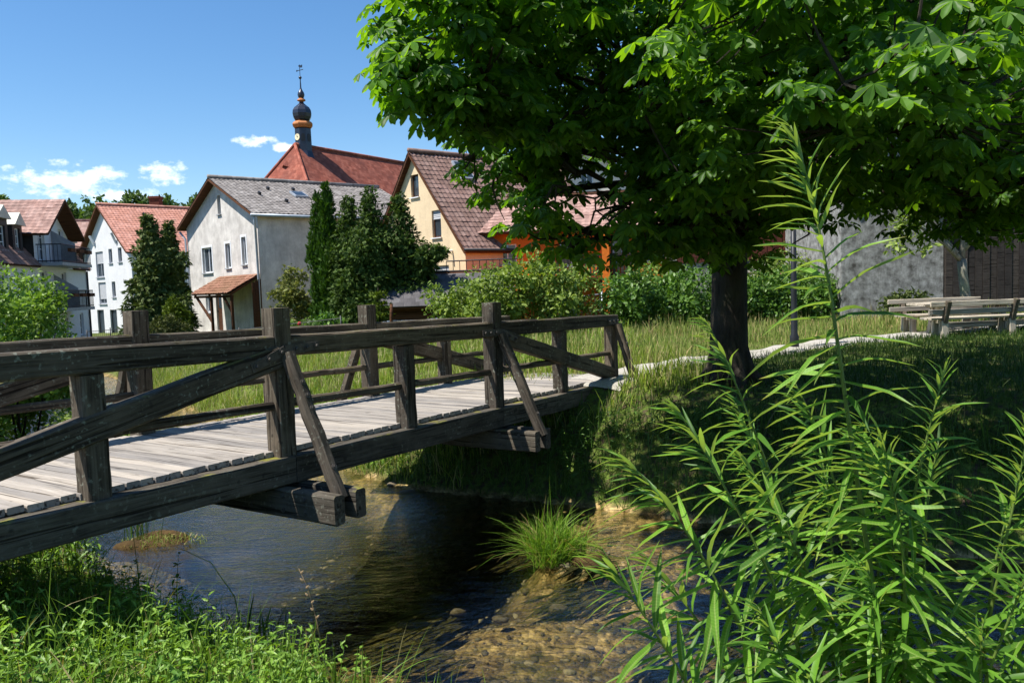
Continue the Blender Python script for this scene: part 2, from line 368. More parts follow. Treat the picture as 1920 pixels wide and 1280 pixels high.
hh = t.math('ADD', n2, t.math('MULTIPLY', vo.outputs['Distance'], -.9)); t.bump(hh, .8, .05)
M['ground'] = t.fin(c, .95, .1)
g = meshobj('ground', fastmesh('ground', np.stack([XX.ravel(), YY.ravel(), ZZ], 1), [quads]), M['ground'], smooth=True)
tag(g, 'uneven grassy ground with the stony stream bed cut into it', 'ground', kind='structure')

# water: clear, reflecting by its Fresnel term, rippled along the current
t = NT('stream_water')
mp = t.coords((1,1,1), 'Position')
rot = t.new('ShaderNodeMapping'); rot.inputs['Rotation'].default_value = (0, 0, R(38)); rot.inputs['Scale'].default_value = (1.0, 2.6, 1); t.link(mp, rot.inputs[0])
w1 = t.noise(rot.outputs[0], 2.6, 5, .6, 1.2); w2 = t.noise(rot.outputs[0], 9.5, 4, .6, .6); w3 = t.noise(mp, 1.0, 2, .5)
hgt = t.math('ADD', t.math('MULTIPLY', w1, 1.0), t.math('MULTIPLY', w2, .33))
hgt = t.math('MULTIPLY', hgt, t.ramp(w3, [(.3, (.45,)*3), (.65, (1.1,)*3)]))
bp = t.new('ShaderNodeBump'); bp.inputs['Strength'].default_value = .26; bp.inputs['Distance'].default_value = .10; t.link(hgt, bp.inputs['Height'])
fr = t.new('ShaderNodeFresnel'); fr.inputs['IOR'].default_value = 1.78; t.link(bp.outputs[0], fr.inputs['Normal'])
gl = t.new('ShaderNodeBsdfGlossy'); gl.inputs['Roughness'].default_value = .03; gl.inputs['Color'].default_value = (1,1,1,1); t.link(bp.outputs[0], gl.inputs['Normal'])
tp = t.new('ShaderNodeBsdfTransparent'); tp.inputs['Color'].default_value = (.86,.86,.72,1)
ms = t.new('ShaderNodeMixShader'); t.link(fr.outputs[0], ms.inputs[0]); t.link(tp.outputs[0], ms.inputs[1]); t.link(gl.outputs[0], ms.inputs[2])
t.link(ms.outputs[0], t.out.inputs[0]); M['water'] = t.m
wob_v = [(-75,-12,0),(75,-12,0),(75,75,0),(-75,75,0)]
w = MB().add(wob_v, [(0,1,2,3)]).build('water', M['water'])
tag(w, 'clear shallow stream with rippled blue reflections under the bridge', 'water', kind='structure')

def ribbon(name, pts, wid, mat, lift):
    P = []
    pts = np.array(pts, float)
    dense = []
    for i in range(len(pts)-1):
        for k in range(12): dense.append(pts[i]+(pts[i+1]-pts[i])*k/12)
    dense.append(pts[-1]); dense = np.array(dense); dense = np.stack([np.convolve(np.pad(dense[:,i], 6, 'edge'), np.ones(13)/13, 'valid') for i in (0,1)], 1)
    tg = np.gradient(dense, axis=0); tg /= np.linalg.norm(tg, axis=1)[:,None]; nn = np.stack([-tg[:,1], tg[:,0]], 1)
    m = 7; V = []
    for j in range(m):
        s = (j/(m-1)-.5)*wid
        q = dense + nn*(s + .12*np.sin(np.arange(len(dense))*.9+j)[:,None]*(j in (0, m-1)))
        V.append(np.stack([q[:,0], q[:,1], height(q[:,0], q[:,1])+lift*(1 if 0 < j < m-1 else -.5)], 1))
    V = np.stack(V, 1); n = len(dense); ii = np.arange(n*m).reshape(n, m)
    return fastmesh(name, V.reshape(-1,3), [np.stack([ii[:-1,1:].ravel(), ii[:-1,:-1].ravel(), ii[1:,:-1].ravel(), ii[1:,1:].ravel()], 1)])
t = NT('path_gravel'); v = t.coords((1,1,1), 'Position'); n = t.noise(v, 28, 5, .7); n2 = t.noise(v, 1.2, 5)
c = t.mix(t.ramp(n2, [(.5, (0,0,0)), (.75, (.5,.5,.5))]), t.ramp(n, [(.3, (.24,.22,.19)), (.7, (.50,.47,.42))]), (.16,.17,.08)); t.bump(n, .6, .02); M['path'] = t.fin(c, .95, .1)
p = meshobj('path', ribbon('path', [(1.0,12.9),(1.9,14.4),(3.0,15.4),(5.2,16.9),(7.2,18.3),(9.6,19.7),(14,21),(22,22.5)], 1.5, M['path'], .03), M['path'], smooth=True)
tag(p, 'pale gravel path leading from the bridge past the trunk', 'path', kind='structure')

# ------------------------------------------------------------------ timber footbridge
BD = Vector((.533, .846, 0)).normalized(); BN = Vector((-BD.y, BD.x, 0)); BP1 = Vector((-3.30, 6.10, 0)); SP = 1.868; BW = 2.12
def deck_z(t): return 1.63 - .0238*t
def BPt(t, off, z): return BP1 + BD*t + BN*off + Vector((0, 0, z))
T0, T1, T2, T3, T4, T5, T6 = [SP*(k-1) for k in range(7)]
bridge = thing('footbridge', BPt(T3, 1.0, 0), 'long weathered timber footbridge with railings and diagonal braces across the stream', 'bridge')

def beam_mesh(L, w, h, ch=.012, seg=5, jit=.004, name='beam'):
    """bar along local x from 0 to L, chamfered edges, slightly uneven"""
    prof = [(-w/2+ch,-h/2),(w/2-ch,-h/2),(w/2,-h/2+ch),(w/2,h/2-ch),(w/2-ch,h/2),(-w/2+ch,h/2),(-w/2,h/2-ch),(-w/2,-h/2+ch)]
    vs = []; fs = []
    for i in range(seg+1):
        jy, jz = random.uniform(-jit, jit), random.uniform(-jit, jit)
        for a, b in prof: vs.append((L*i/seg, a+jy+random.uniform(-jit, jit)*.5, b+jz+random.uniform(-jit, jit)*.5))
    for i in range(seg):
        for j in range(8): fs.append((i*8+j, i*8+(j+1)%8, (i+1)*8+(j+1)%8, (i+1)*8+j))
    fs.append(tuple(reversed(range(8)))); fs.append(tuple(range(seg*8, seg*8+8)))
    me = bpy.data.meshes.new(name); me.from_pydata(vs, [], fs); me.update(); return me
def beam(name, a, b, w, h, parent, mat='wood', up=(0,0,1), ch=.012, seg=5, jit=.004):
    a = Vector(a); b = Vector(b); x = (b-a).normalized(); u = Vector(up)
    if abs(x.dot(u)) > .99: u = BD
    y = u.cross(x).normalized(); z = x.cross(y)
    Mx = Matrix((x, y, z)).transposed().to_4x4(); Mx.translation = a
    return meshobj(name, beam_mesh((b-a).length, w, h, ch, seg, jit, name), M[mat], parent, Mx)

# deck planks
variants = [beam_mesh(BW+.10, .117, .052, .006, 6, .003, 'deck_plank') for _ in range(6)]
for v in variants: v.materials.append(M['deck'])
tt = T0-.35; k = 0
while tt < T6+.42:
    z = deck_z(tt)-.026 + random.uniform(-.004, .004)
    o = bpy.data.objects.new('deck_plank', variants[k % 6]); fl = random.choice((0, 1))
    a = BPt(tt, -.03+random.uniform(-.018, .018), z); x = BN
    put(o, bridge, frame(a, x + BD*random.uniform(-.006, .006), None, (0, 0, 1)))
    tt += .1275; k += 1
# stringers (two outer edge beams and two inner ones)
for off, w in ((-.10, .22), (.62, .16), (1.45, .16), (BW+.10, .22)):
    for a, b in ((T0-.3, T2+.02), (T2+.03, T4-.02), (T4-.01, T6+.25)):
        beam('stringer', BPt(a, off, deck_z(a)-.187), BPt(b, off, deck_z(b)-.187), w, .255, bridge, 'wood_low', seg=8)
PW = .185
for side, off in ((-1, -.06), (1, BW+.06)):
    o_ = off
    rail_z = lambda t: deck_z(t)+1.10
    out = Vector(BN)*side
    for k, t0 in enumerate((T0, T1, T2, T3, T4, T5, T6)):
        main = k in (2, 4); end = k in (0, 6)
        top = rail_z(t0) + (.265 if main else (-.205 if not end else -.20))
        lo = deck_z(t0) - (.06 if not main else .28)
        w = PW*(1.08 if main else 1.0)
        beam('post', BPt(t0, o_, lo), BPt(t0, o_, top), w, w, bridge, 'wood', up=BD, ch=.014, seg=7, jit=.004)
    for a, b in ((T0-.12, T2-PW*.54), (T2+PW*.54, T4-PW*.54), (T4+PW*.54, T6+.14)):
        beam('top_rail', BPt(a, o_, rail_z(a)-.10), BPt(b, o_, rail_z(b)-.10), .165, .20, bridge, 'wood', seg=9, ch=.016, jit=.005)
    for a, b in ((T0, T1), (T1, T2), (T2, T3), (T3, T4), (T4, T5), (T5, T6)):
        beam('mid_rail', BPt(a+PW*.5, o_+.0*side, deck_z(a)+.435), BPt(b-PW*.5, o_, deck_z(b)+.435), .06, .085, bridge, 'wood', seg=6, ch=.02, jit=.006)
    # inclined braces of the truss, set proud of the intermediate posts
    bo = o_ + side*.045
    beam('brace', BPt(T2-.06, bo, rail_z(T2)-.20), BPt(T0+.12, bo, deck_z(T0)+.10), .15, .215, bridge, 'wood', seg=9, ch=.016, jit=.005)
    beam('brace', BPt(T4+.06, bo, rail_z(T4)-.20), BPt(T6-.12, bo, deck_z(T6)+.08), .15, .215, bridge, 'wood', seg=9, ch=.016, jit=.005)
    for t0, kind in ((T0, 'e'), (T2, 'm'), (T4, 'm'), (T6, 'e')):
        zt = rail_z(t0)-.17; zb = deck_z(t0)-.40 if kind == 'm' else deck_z(t0)-.62
        po = .74 if kind == 'm' else .60
        s = beam('strut', BPt(t0+.0, o_+side*.135, zt), BPt(t0, o_+side*po, zb), .125, .13, bridge, 'wood', seg=7, ch=.03, jit=.006)
        xs = (BPt(t0, o_+side*po, zb)-BPt(t0, o_+side*.135, zt)).normalized(); no = xs.cross(BD).normalized()
        if no.dot(out) < 0: no = -no
        for f in (.22, .31, .40, .80):
            c0 = BPt(t0, o_+side*.135, zt).lerp(BPt(t0, o_+side*po, zb), f) + no*.064
            MB().lathe([(.030,0),(.030,.008),(.016,.010),(.016,.022)], 10).build('bolt', M['iron'], s, frame(c0, BD, None, no))
    # crossbeams clamped in pairs under the main posts
    if side == -1:
        for t0 in (T2, T4):
            for dt in (-.135, .135):
                for a, b in ((-.92, BW+.92),) if t0 == T2 else ((-.80, BW+.80),):
                    z = deck_z(t0)-.318-.14
                    cbm = beam('crossbeam', BPt(t0+dt, a, z), BPt(t0+dt, b, z), .13, .27, bridge, 'wood_low', seg=10, ch=.018, jit=.006)
                    for oo in (-.55, -.25, .2):
                        for hh_ in (-.06, .07):
                            c0 = BPt(t0+dt-.066, oo, z+hh_)
                            MB().lathe([(.028,0),(.028,.006),(.014,.008),(.014,.02)], 8).build('bolt', M['iron'], cbm, frame(c0, BN, None, -BD))
    # iron straps with bolts on the outer faces
    fo = o_ + side*(.045+.15/2+.010); fr_ = o_ + side*(.165/2+.012)
    def strap(pts, offv, w=.085):
        m = MB()
        for a, b in zip(pts[:-1], pts[1:]):
            pa = BPt(a[0], offv, a[1]); pb = BPt(b[0], offv, b[1]); m.obox(pa, pb, .009, w, (0,0,1))
        s = m.build('iron_strap', M['iron'], bridge)
        for a, b, fs_ in zip(pts[:-1], pts[1:], ((.12,.5,.88), (.3,.62,.9))):
            for f in fs_:
                c0 = BPt(a[0], offv, a[1]).lerp(BPt(b[0], offv, b[1]), f) + out*.004
                MB().lathe([(.034,0),(.034,.007),(.019,.008),(.019,.024),(.012,.028)], 10).build('bolt', M['iron'], s, frame(c0, BD, None, out))
    sl = (rail_z(T2)-.20-deck_z(T0)-.10)/(T2-T0-.18)
    strap([(T2-.42, rail_z(T2)-.20-sl*.36), (T2-.02, rail_z(T2)-.135), (T2+.42, rail_z(T2)-.125)], fo+side*.002)
    strap([(T4+.42, rail_z(T4)-.20-sl*.36), (T4+.02, rail_z(T4)-.135), (T4-.42, rail_z(T4)-.125)], fo+side*.002)
    strap([(T6-.30, rail_z(T6)-.11), (T6+.12, rail_z(T6)-.11)], fr_)
# abutments
M['abut'] = m_stucco('abutment_concrete', (.10,.095,.085), (.03,.03,.022), .8, 1.5)
for name, ta, tb, lab in (('bridge_abutment', T6-.05, T6+.95, 'dark low abutment under the path end of the bridge'), ('bridge_abutment', T0-1.1, T0-.05, 'low abutment under the near bank end of the bridge')):
    m = MB(); z0 = -.4; zt = min(deck_z(ta), deck_z(tb))-.34
    m.add([BPt(a, o, z) for z in (z0, zt) for a, o in ((ta,-.55),(tb,-.55),(tb,BW+.55),(ta,BW+.55))], [(0,3,2,1),(4,5,6,7),(0,1,5,4),(1,2,6,5),(2,3,7,6),(3,0,4,7)])
    ob = m.build(name, M['abut']); tag(ob, lab, 'abutment')
ob = bpy.data.objects
for k in range(2):
    b_ = beam('retaining_sleeper', BPt(T6+.46, -.95, deck_z(T6)-.12-.2*k), BPt(T6+.62+.3*k, BW+.7, deck_z(T6)-.12-.2*k), .2, .19, None, 'wood_low', seg=6, ch=.02, jit=.008)
    tag(b_, ('upper' if k == 0 else 'lower')+' dark timber sleeper holding the bank at the bridge end', 'sleeper', 'sleepers at the bridge end')

# ------------------------------------------------------------------ building kit
def wall_mesh(length, z0, topf, openings, breaks=(), depth=.16, thick=.25):
    """wall in local coords: x along, y inward, z up; real openings with reveals"""
    m = MB(); us = sorted(set([0, length] + list(breaks) + [u for o in openings for u in o[:2]]))
    def quad(u0, u1, za0, za1, zb0, zb1, y=0): m.add([(u0,y,za0),(u1,y,za1),(u1,y,zb1),(u0,y,zb0)], [(0,1,2,3)])
    for u0, u1 in zip(us[:-1], us[1:]):
        if u1-u0 < 1e-5: continue
        um = (u0+u1)/2; cur = z0
        for o in sorted([o for o in openings if o[0] <= um <= o[1]], key=lambda o: o[2]):
            if o[2] > cur+1e-5: quad(u0, u1, cur, cur, o[2], o[2])
            cur = o[3]
        if topf(um) > cur+1e-4: quad(u0, u1, cur, cur, topf(u0+1e-6), topf(u1-1e-6))
    for u0, u1, a, b in [o[:4] for o in openings]:
        D = depth
        m.add([(u0,0,a),(u0,D,a),(u0,D,b),(u0,0,b)], [(0,1,2,3)]); m.add([(u1,0,a),(u1,0,b),(u1,D,b),(u1,D,a)], [(0,1,2,3)])
        m.add([(u0,0,b),(u0,D,b),(u1,D,b),(u1,0,b)], [(0,1,2,3)]); m.add([(u0,0,a),(u1,0,a),(u1,D,a),(u0,D,a)], [(0,1,2,3)])
        m.add([(u0,D+.10,a),(u1,D+.10,a),(u1,D+.10,b),(u0,D+.10,b)], [(0,1,2,3)])
    return m
def window(parent, Mx, o, depth=.16, nx=1, ny=1, frame_mat='white_frame', fw=.07, blind=0, sill=True, sill_mat=None, tilt=0, surround=None, name='window'):
    u0, u1, a, b = o[:4]; y = depth
    m = MB()
    for (x0, x1, zz0, zz1) in ((u0, u0+fw, a, b), (u1-fw, u1, a, b), (u0+fw, u1-fw, a, a+fw), (u0+fw, u1-fw, b-fw, b)): m.box((x0, y-.05, zz0), (x1, y+.02, zz1))
    for i in range(1, nx): c = u0+(u1-u0)*i/nx; m.box((c-fw*.42, y-.045, a+fw), (c+fw*.42, y+.018, b-fw))
    for j in range(1, ny):
        c = a+(b-a)*j/ny
        for i in range(nx):
            x0 = u0+(u1-u0)*i/nx+(fw if i == 0 else fw*.42); x1 = u0+(u1-u0)*(i+1)/nx-(fw if i == nx-1 else fw*.42)
            m.box((x0, y-.035, c-.02), (x1, y+.014, c+.02))
    w = m.build(name, M[frame_mat], parent, Mx)
    for i in range(nx):
        x0 = u0+(u1-u0)*i/nx+(fw if i == 0 else fw*.42); x1 = u0+(u1-u0)*(i+1)/nx-(fw if i == nx-1 else fw*.42)
        MB().box((x0, y-.012, a+fw), (x1, y-.004, b-fw)).build('pane', M['glass'], w, Mx)
    if blind:
        zb = b-(b-a)*blind; m = MB(); k = max(3, int((b-zb)/.07))
        for i in range(k):
            h = (b-zb)/k; m.add([(u0+.02,y-.075,zb+i*h),(u1-.02,y-.075,zb+i*h),(u1-.02,y-.062,zb+i*h+h*.9),(u0+.02,y-.062,zb+i*h+h*.9)], [(0,1,2,3)])
        m.box((u0+.02, y-.08, zb-.03), (u1-.02, y-.055, zb))
        m.build('blind', M['blind'], w, Mx)
    if sill: MB().box((u0-.06, -.09, a-.05), (u1+.06, y-.052, a-.004)).build('sill', M[sill_mat or 'grey_trim'], w, Mx)
    if surround:
        m = MB(); s = .12
        for (x0, x1, zz0, zz1) in ((u0-s, u0-.002, a, b+s), (u1+.002, u1+s, a, b+s), (u0-.002, u1+.002, b+.002, b+s)): m.box((x0, -.012, zz0), (x1, .02, zz1))
        m.build('surround', M[surround], w, Mx)
    return w
def tile_mesh(Lx, Ly, tw, th, amp=.03, seg=4, name='roof_tiles'):
    step = amp*1.15
    nc = max(1, round(Lx/tw)); nr = max(1, round(Ly/th)); tw = Lx/nc; th = Ly/nr
    xs = np.arange(nc*seg+1)*tw/seg; ph = np.arange(nc*seg+1) % seg / seg
    prof = amp*np.cos(ph*2*np.pi)
    rows = []
    for j in range(nr):
        jig = rng.normal(0, .006, nc+1).repeat(seg)[:nc*seg+1]
        for e in (0, 1):
            y = (j+e)*th - (0 if e else .01)
            z = prof*(1-.35*e) + (step if e == 0 else 0) + jig*(1-e)
            rows.append(np.stack([xs, np.full_like(xs, y), z], 1))
    V = np.concatenate(rows); n = len(xs); ii = np.arange(len(V)).reshape(-1, n)
    me = fastmesh(name, V, [np.stack([ii[:-1,:-1].ravel(), ii[:-1,1:].ravel(), ii[1:,1:].ravel(), ii[1:,:-1].ravel()], 1)])
    me.polygons.foreach_set('use_smooth', np.zeros(len(me.polygons), bool)); return me
def slope(parent, p, along, upv, Lx, Ly, mat, under, tw=.24, th=.34, amp=.025, tiles=True, thick=.14, name='roof'):
    """roof slope: p = lower left corner, x along the eave, y up the slope"""
    x = Vector(along).normalized(); y = Vector(upv).normalized(); Mx = frame(p, x, y)
    r = MB().box((0, 0, -thick), (Lx, Ly, -.055)).build(name, M[under], parent, Mx)
    if tiles:
        o = meshobj('roof_tiles', tile_mesh(Lx, Ly, tw, th, amp), M[mat], r, Mx); o['kind'] = 'stuff'
    else:
        MB().box((-.02, -.02, -.010), (Lx+.02, Ly+.01, .02)).build('roof_tiles', M[mat], r, Mx)
    return r, Mx
def pipe(parent, pts, r=.05, mat='zinc', name='downpipe'): return MB().tube(pts, r, 8).build(name, M[mat], parent, None, True)
def vec2(a, b): return Vector((b[0]-a[0], b[1]-a[1], 0)).normalized()

class House:
    """gabled house: corner C (near), e1 along the gable wall, e2 along the eave wall (outward walls face -e2 and -e1 sides)"""
    def __init__(s, name, label, cat, Cn, e1, width, length, z0, eave, apex, wall, roofmat, under='brown_board', over=.45, vover=.4, tw=.24, th=.34, amp=.025, tiles=True,
                 gable_open=(), side_open=(), apex_f=.5, back=True, roof=True, sidewall=None):
        e1 = Vector((e1[0], e1[1], 0)).normalized(); s.e1 = e1
        e2 = Vector((-e1.y, e1.x, 0)); 
        s.C = Vector((Cn[0], Cn[1], 0))
        if e2.dot(s.C) < 0: e2 = -e2        # e2 leads away from the camera
        s.e2 = e2; s.w = width; s.l = length; s.z0 = z0; s.eave = eave; s.apex = apex
        s.o = thing(name, (s.C + e1*width/2 + e2*length/2) + Vector((0,0,z0)), label, cat)
        af = width*apex_f
        topf = lambda u: eave + (apex-eave)*(u/af if u <= af else (width-u)/(width-af))
        # gable wall frame: x along e1, y inward = e2
        s.MG = frame(s.C, e1, e2); s.MS = frame(s.C, e2, e1)
        flipG = s.MG.to_3x3()[2][2]; 
        wall_mesh(width, z0, topf, gable_open, (af,)).build('wall', M[wall], s.o, s.mat3(s.C, e1, e2))
        wall_mesh(length, z0, lambda u: eave, side_open).build('wall', M[sidewall or wall], s.o, s.mat3(s.C, e2, e1))
        if back:
            wall_mesh(width, z0, topf, (), (af,)).build('wall', M[wall], s.o, s.mat3(s.C+e2*length, e1, -e2))
            wall_mesh(length, z0, lambda u: eave, ()).build('wall', M[wall], s.o, s.mat3(s.C+e1*width, e2, -e1))
        if roof:
            up = Vector((0,0,1)); L = length+2*vover
            for sgn, base, hw in ((1, s.C, af), (-1, s.C+e1*width, width-af)):
                dr = e1*sgn; rise = apex-eave; sl = (dr*hw + up*rise).normalized(); full = math.hypot(hw, rise); ex = over/ (hw/full)
                p = base + up*eave - sl*ex - e2*vover + up*.12
                al = e2
                if al.cross(sl).z < 0: p = p + e2*L; al = -e2
                r, _ = slope(s.o, p, al, sl, L, full+ex, roofmat, under, tw, th, amp, tiles)
                if sgn == 1: s.roof1 = r; s.sl1 = sl; s.p1 = base + up*eave
            rp = s.C + e1*af - e2*vover + up*(apex+.19)
            MB().tube([rp, rp+e2*L], .11, 8).build('ridge_cap', M[roofmat], s.roof1, None, True)
    @staticmethod
    def mat3(p, x, y):
        """frame that may be mirrored: local z is always up"""
        x = Vector(x); y = Vector(y); z = Vector((0,0,1))
        Mx = Matrix((x, y, z)).transposed().to_4x4(); Mx.translation = Vector(p); return Mx
    def G(s): return s.mat3(s.C, s.e1, s.e2)
    def S(s): return s.mat3(s.C, s.e2, s.e1)

M['stucco_grey'] = m_stucco('grey_weathered_stucco', (.68,.645,.60), (.38,.355,.33), .95, 1.9)
M['stucco_white'] = m_stucco('white_stucco', (.68,.68,.69), (.50,.50,.52), .5, 1.6)
M['stucco_apart'] = m_stucco('pale_apartment_stucco', (.74,.76,.78), (.58,.60,.62), .35, 1.0)
M['stucco_yellow'] = m_stucco('warm_yellow_stucco', (.72,.57,.37), (.56,.43,.28), .7, 1.6)
M['stucco_orange'] = m_stucco('orange_painted_stucco', (.68,.17,.022), (.52,.12,.02), .4, 1.0)
M['stucco_cream'] = m_stucco('cream_stucco', (.78,.72,.60), (.65,.58,.47), .4, 1.0)
M['stucco_old'] = m_stucco('old_patchy_plaster', (.40,.40,.385), (.07,.066,.058), 1.0, 7.0, .7)
M['tile_grey'] = m_tiles('grey_concrete_tiles', [(.18,.165,.155), (.25,.23,.215), (.32,.30,.285)], .24, .27, (.13,.115,.11), .5)
M['tile_red'] = m_tiles('old_red_church_tiles', [(.20,.055,.035), (.29,.085,.055), (.36,.125,.085)], .34, .30, (.13,.045,.035), .7, bump=.5)
M['tile_orange'] = m_tiles('bright_orange_tiles', [(.42,.19,.135), (.50,.235,.175), (.58,.30,.235)], .27, .30, (.36,.20,.16), .4)
M['tile_brown'] = m_tiles('brown_red_tiles', [(.18,.105,.085), (.24,.145,.120), (.31,.20,.17)], .26, .32, (.15,.11,.09), .6)
M['tile_rose'] = m_tiles('faded_rose_tiles', [(.26,.15,.125), (.36,.22,.185), (.44,.29,.25)], .32, .36, (.22,.16,.14), .5)
M['tile_porch'] = m_tiles('mossy_porch_tiles', [(.17,.08,.05), (.25,.12,.08), (.32,.17,.12)], .22, .28, (.17,.115,.06), .6)
M['copper'] = m_plain('weathered_sheet_roof', (.46,.46,.40), .5, .12, 3, .05, .2)
M['navy'] = m_plain('dark_slate_blue_sheet', (.020,.026,.045), .32, .25, 6, .1, .1, .5)
M['cornice'] = m_plain('orange_cornice_paint', (.40,.15,.05), .6, .12, 6, .1)
M['clock'] = m_plain('cream_clock_face', (.75,.68,.45), .5, .05, 5, 0)
M['gold'] = m_plain('dull_gilding', (.30,.21,.06), .35, .1, 5, 0, .8)
M['shingle'] = m_tiles('dark_bitumen_shingles', [(.065,.062,.065), (.095,.090,.095), (.13,.125,.13)], .30, .28, (.06,.06,.055), .4, bump=.4)

# ---- grey stucco house behind the bridge
go = [(1.55, 2.10, 4.55, 5.95), (3.6, 4.25, 4.45, 5.75), (6.2, 7.65, 4.30, 5.70), (4.55, 5.0, 7.35, 8.35), (5.2, 6.05, 1.12, 3.25), (6.75, 7.55, 2.1, 3.05)]
h = House('stucco_house', 'grey stucco gabled house with tiled porch behind the near railing post', 'house', (-12.24, 39.5), (-.655, .757), 9.9, 9.6, .6, 7.0, 9.15, 'stucco_grey', 'tile_grey',
          gable_open=go, tw=.24, th=.27, amp=.014, over=.35, vover=.45)
G = h.G()
window(h.o, G, go[0], surround='white_frame', nx=1); window(h.o, G, go[1], surround='white_frame', nx=1, blind=.0)
window(h.o, G, go[2], surround='white_frame', nx=2); window(h.o, G, go[3], frame_mat='grey_trim', fw=.06); window(h.o, G, go[5], nx=2)
m = MB()
for i in range(6): m.box((5.2+i*.142, .10, 1.12), (5.2+i*.142+.132, .15, 3.25))
d_ = m.build('door', M['brown_board'], h.o, G)
MB().box((5.42, .085, 2.35), (5.85, .099, 3.0)).build('pane', M['glass'], d_, G); MB().tube([(5.95,.05,2.1),(5.95,.05,2.2),(5.95,.098,2.2)], .02, 6).build('door_handle', M['dark_steel'], d_, G)
MB().box((-.02, -.04, .5), (9.92, -.003, 1.05)).build('plinth', M['stucco_grey'], h.o, G)
# porch roof on the gable near the corner
pr_lo, pr_hi = 3.15, 4.05; py = -1.55
pts = [Vector(p) for p in ((.15, py, pr_lo), (6.05, py, pr_lo))]
pc = h.C + h.e1*.10 - h.e2*1.65 + Vector((0,0,pr_lo)); upv = (h.e2*1.65 + Vector((0,0,pr_hi-pr_lo))).normalized()
al = h.e1; st = pc
if al.cross(upv).z < 0: st = pc + h.e1*5.1; al = -h.e1
porch, _ = slope(h.o, st, al, upv, 5.1, math.hypot(1.65, pr_hi-pr_lo), 'tile_porch', 'brown_board', .22, .28, .02, name='porch_roof', thick=.08)
for u in (.2, 3.0, 5.0): MB().obox((u, -1.5, pr_lo-.08), (u, -.02, 3.95), .10, .10).build('rafter', M['brown_board'], porch, G)
MB().obox((.1, -1.42, pr_lo-.16), (5.2, -1.42, pr_lo-.16), .10, .12).build('purlin', M['brown_board'], porch, G)
for u in (.25, 2.9): MB().box((u, -1.45, .8), (u+.12, -1.33, pr_lo-.22)).build('post', M['brown_board'], porch, G)
MB().obox((4.9, -1.42, pr_lo-.2), (2.96, -1.40, 1.7), .10, .10).build('brace', M['brown_board'], porch, G)
MB().obox((.31, -1.40, 2.2), (1.2, -1.42, pr_lo-.2), .09, .09).build('brace', M['brown_board'], porch, G)
m = MB()
for i in range(6, 9): m.box((-.02, -1.40+i*.155, .9), (.03, -1.40+i*.155+.145, 3.2+i*.07))
m.build('porch_side_boards', M['brown_board'], porch, G)
for uu, zz in ((.03, 0), (9.85, 0)):
    q = lambda u, y, z: h.C + h.e1*u + h.e2*y + Vector((0,0,z))
    pipe(h.o, [q(uu-.34*(1 if uu < 1 else -1), -.3, 6.78), q(uu, -.12, 6.35), q(uu, -.10, 3.5), q(uu, -.10, .62)], .06)
pipe(h.o, [h.C - h.e1*.40 - h.e2*.5 + Vector((0,0,6.86)), h.C - h.e1*.40 + h.e2*10.1 + Vector((0,0,6.84))], .075, name='gutter')
# roof details on the visible slope
def on_slope(u, v): return h.p1 + h.e2*u + h.sl1*v + Vector((0,0,.14))
nrm = h.sl1.cross(h.e2); nrm = nrm if nrm.z > 0 else -nrm
Ms = frame(on_slope(3.2, 2.5), h.e2, h.sl1)
sk = MB().box((0,0,.0), (.75,.8,.10)).build('skylight', M['zinc'], h.roof1, Ms); MB().box((.07,.07,.101), (.68,.73,.108)).build('pane', M['glass'], sk, Ms)
for (u, v) in ((2.1,3.6),(2.2,1.5),(3.6,3.7),(5.2,3.3),(1.2,2.6)): MB().box((0,0,0), (.12,.2,.14)).build('vent_tile', M['dark_steel'], h.roof1, frame(on_slope(u, v), h.e2, h.sl1))
snow = MB()
for i in range(14): snow.box((i*.22, 0, .02), (i*.22+.03, .04, .2))
snow.tube([(0,.02,.17),(3.1,.02,.17)], .018, 6); snow.build('snow_guard', M['dark_steel'], h.roof1, frame(on_slope(5.2, 1.35), h.e2, h.sl1))

# ---- church with ridge turret
cf = Vector((-19.4, 75, 0)); cd = Vector((.53, .85, 0)).normalized(); cs = Vector((cd.y, -cd.x, 0)); rz, ez, hw, hipr = 16.6, 7.0, 8.0, 4.6
church = thing('church', cf + cd*12, 'church with steep red tiled roof and dark onion turret', 'church')
m = MB(); Lc = 27
A = cf; B = cf + cd*Lc
def P3(v, z): return Vector((v.x, v.y, z))
fl, fr2 = cf - cd*hipr + cs*hw, cf - cd*hipr - cs*hw; bl, br2 = B + cs*hw, B - cs*hw
def facet(name, p0, p1, poly, mat):
    """roof facet as a slab with its own frame (x along eave p0->p1)"""
    x = (p1-p0).normalized(); n = None
    n = (poly[1]-poly[0]).cross(poly[2]-poly[1]).normalized()
    if n.z < 0: n = -n
    y = n.cross(x); Mx = frame(p0, x, y); inv = Mx.inverted(); q = [inv @ p for p in poly]
    k = len(q); vs = [(v.x, v.y, .0) for v in q] + [(v.x, v.y, -.25) for v in q]
    area = sum(q[i].x*q[(i+1)%k].y - q[(i+1)%k].x*q[i].y for i in range(k)); f0 = tuple(range(k)); f0 = f0 if area > 0 else tuple(reversed(f0))
    fs = [f0, tuple(k+i for i in reversed(f0))] + [(f0[i], k+f0[i], k+f0[(i+1)%k], f0[(i+1)%k]) for i in range(k)]
    return MB().add(vs, fs).build(name, M[mat], church, Mx)
roofR = facet('roof', P3(fl, ez), P3(bl, ez), [P3(fl, ez), P3(bl, ez), P3(B, rz), P3(A, rz)], 'tile_red')
facet('roof', P3(br2, ez), P3(fr2, ez), [P3(br2, ez), P3(fr2, ez), P3(A, rz), P3(B, rz)], 'tile_red')
hip = facet('roof', P3(fr2, ez), P3(fl, ez), [P3(fr2, ez), P3(fl, ez), P3(A, rz)], 'tile_red')
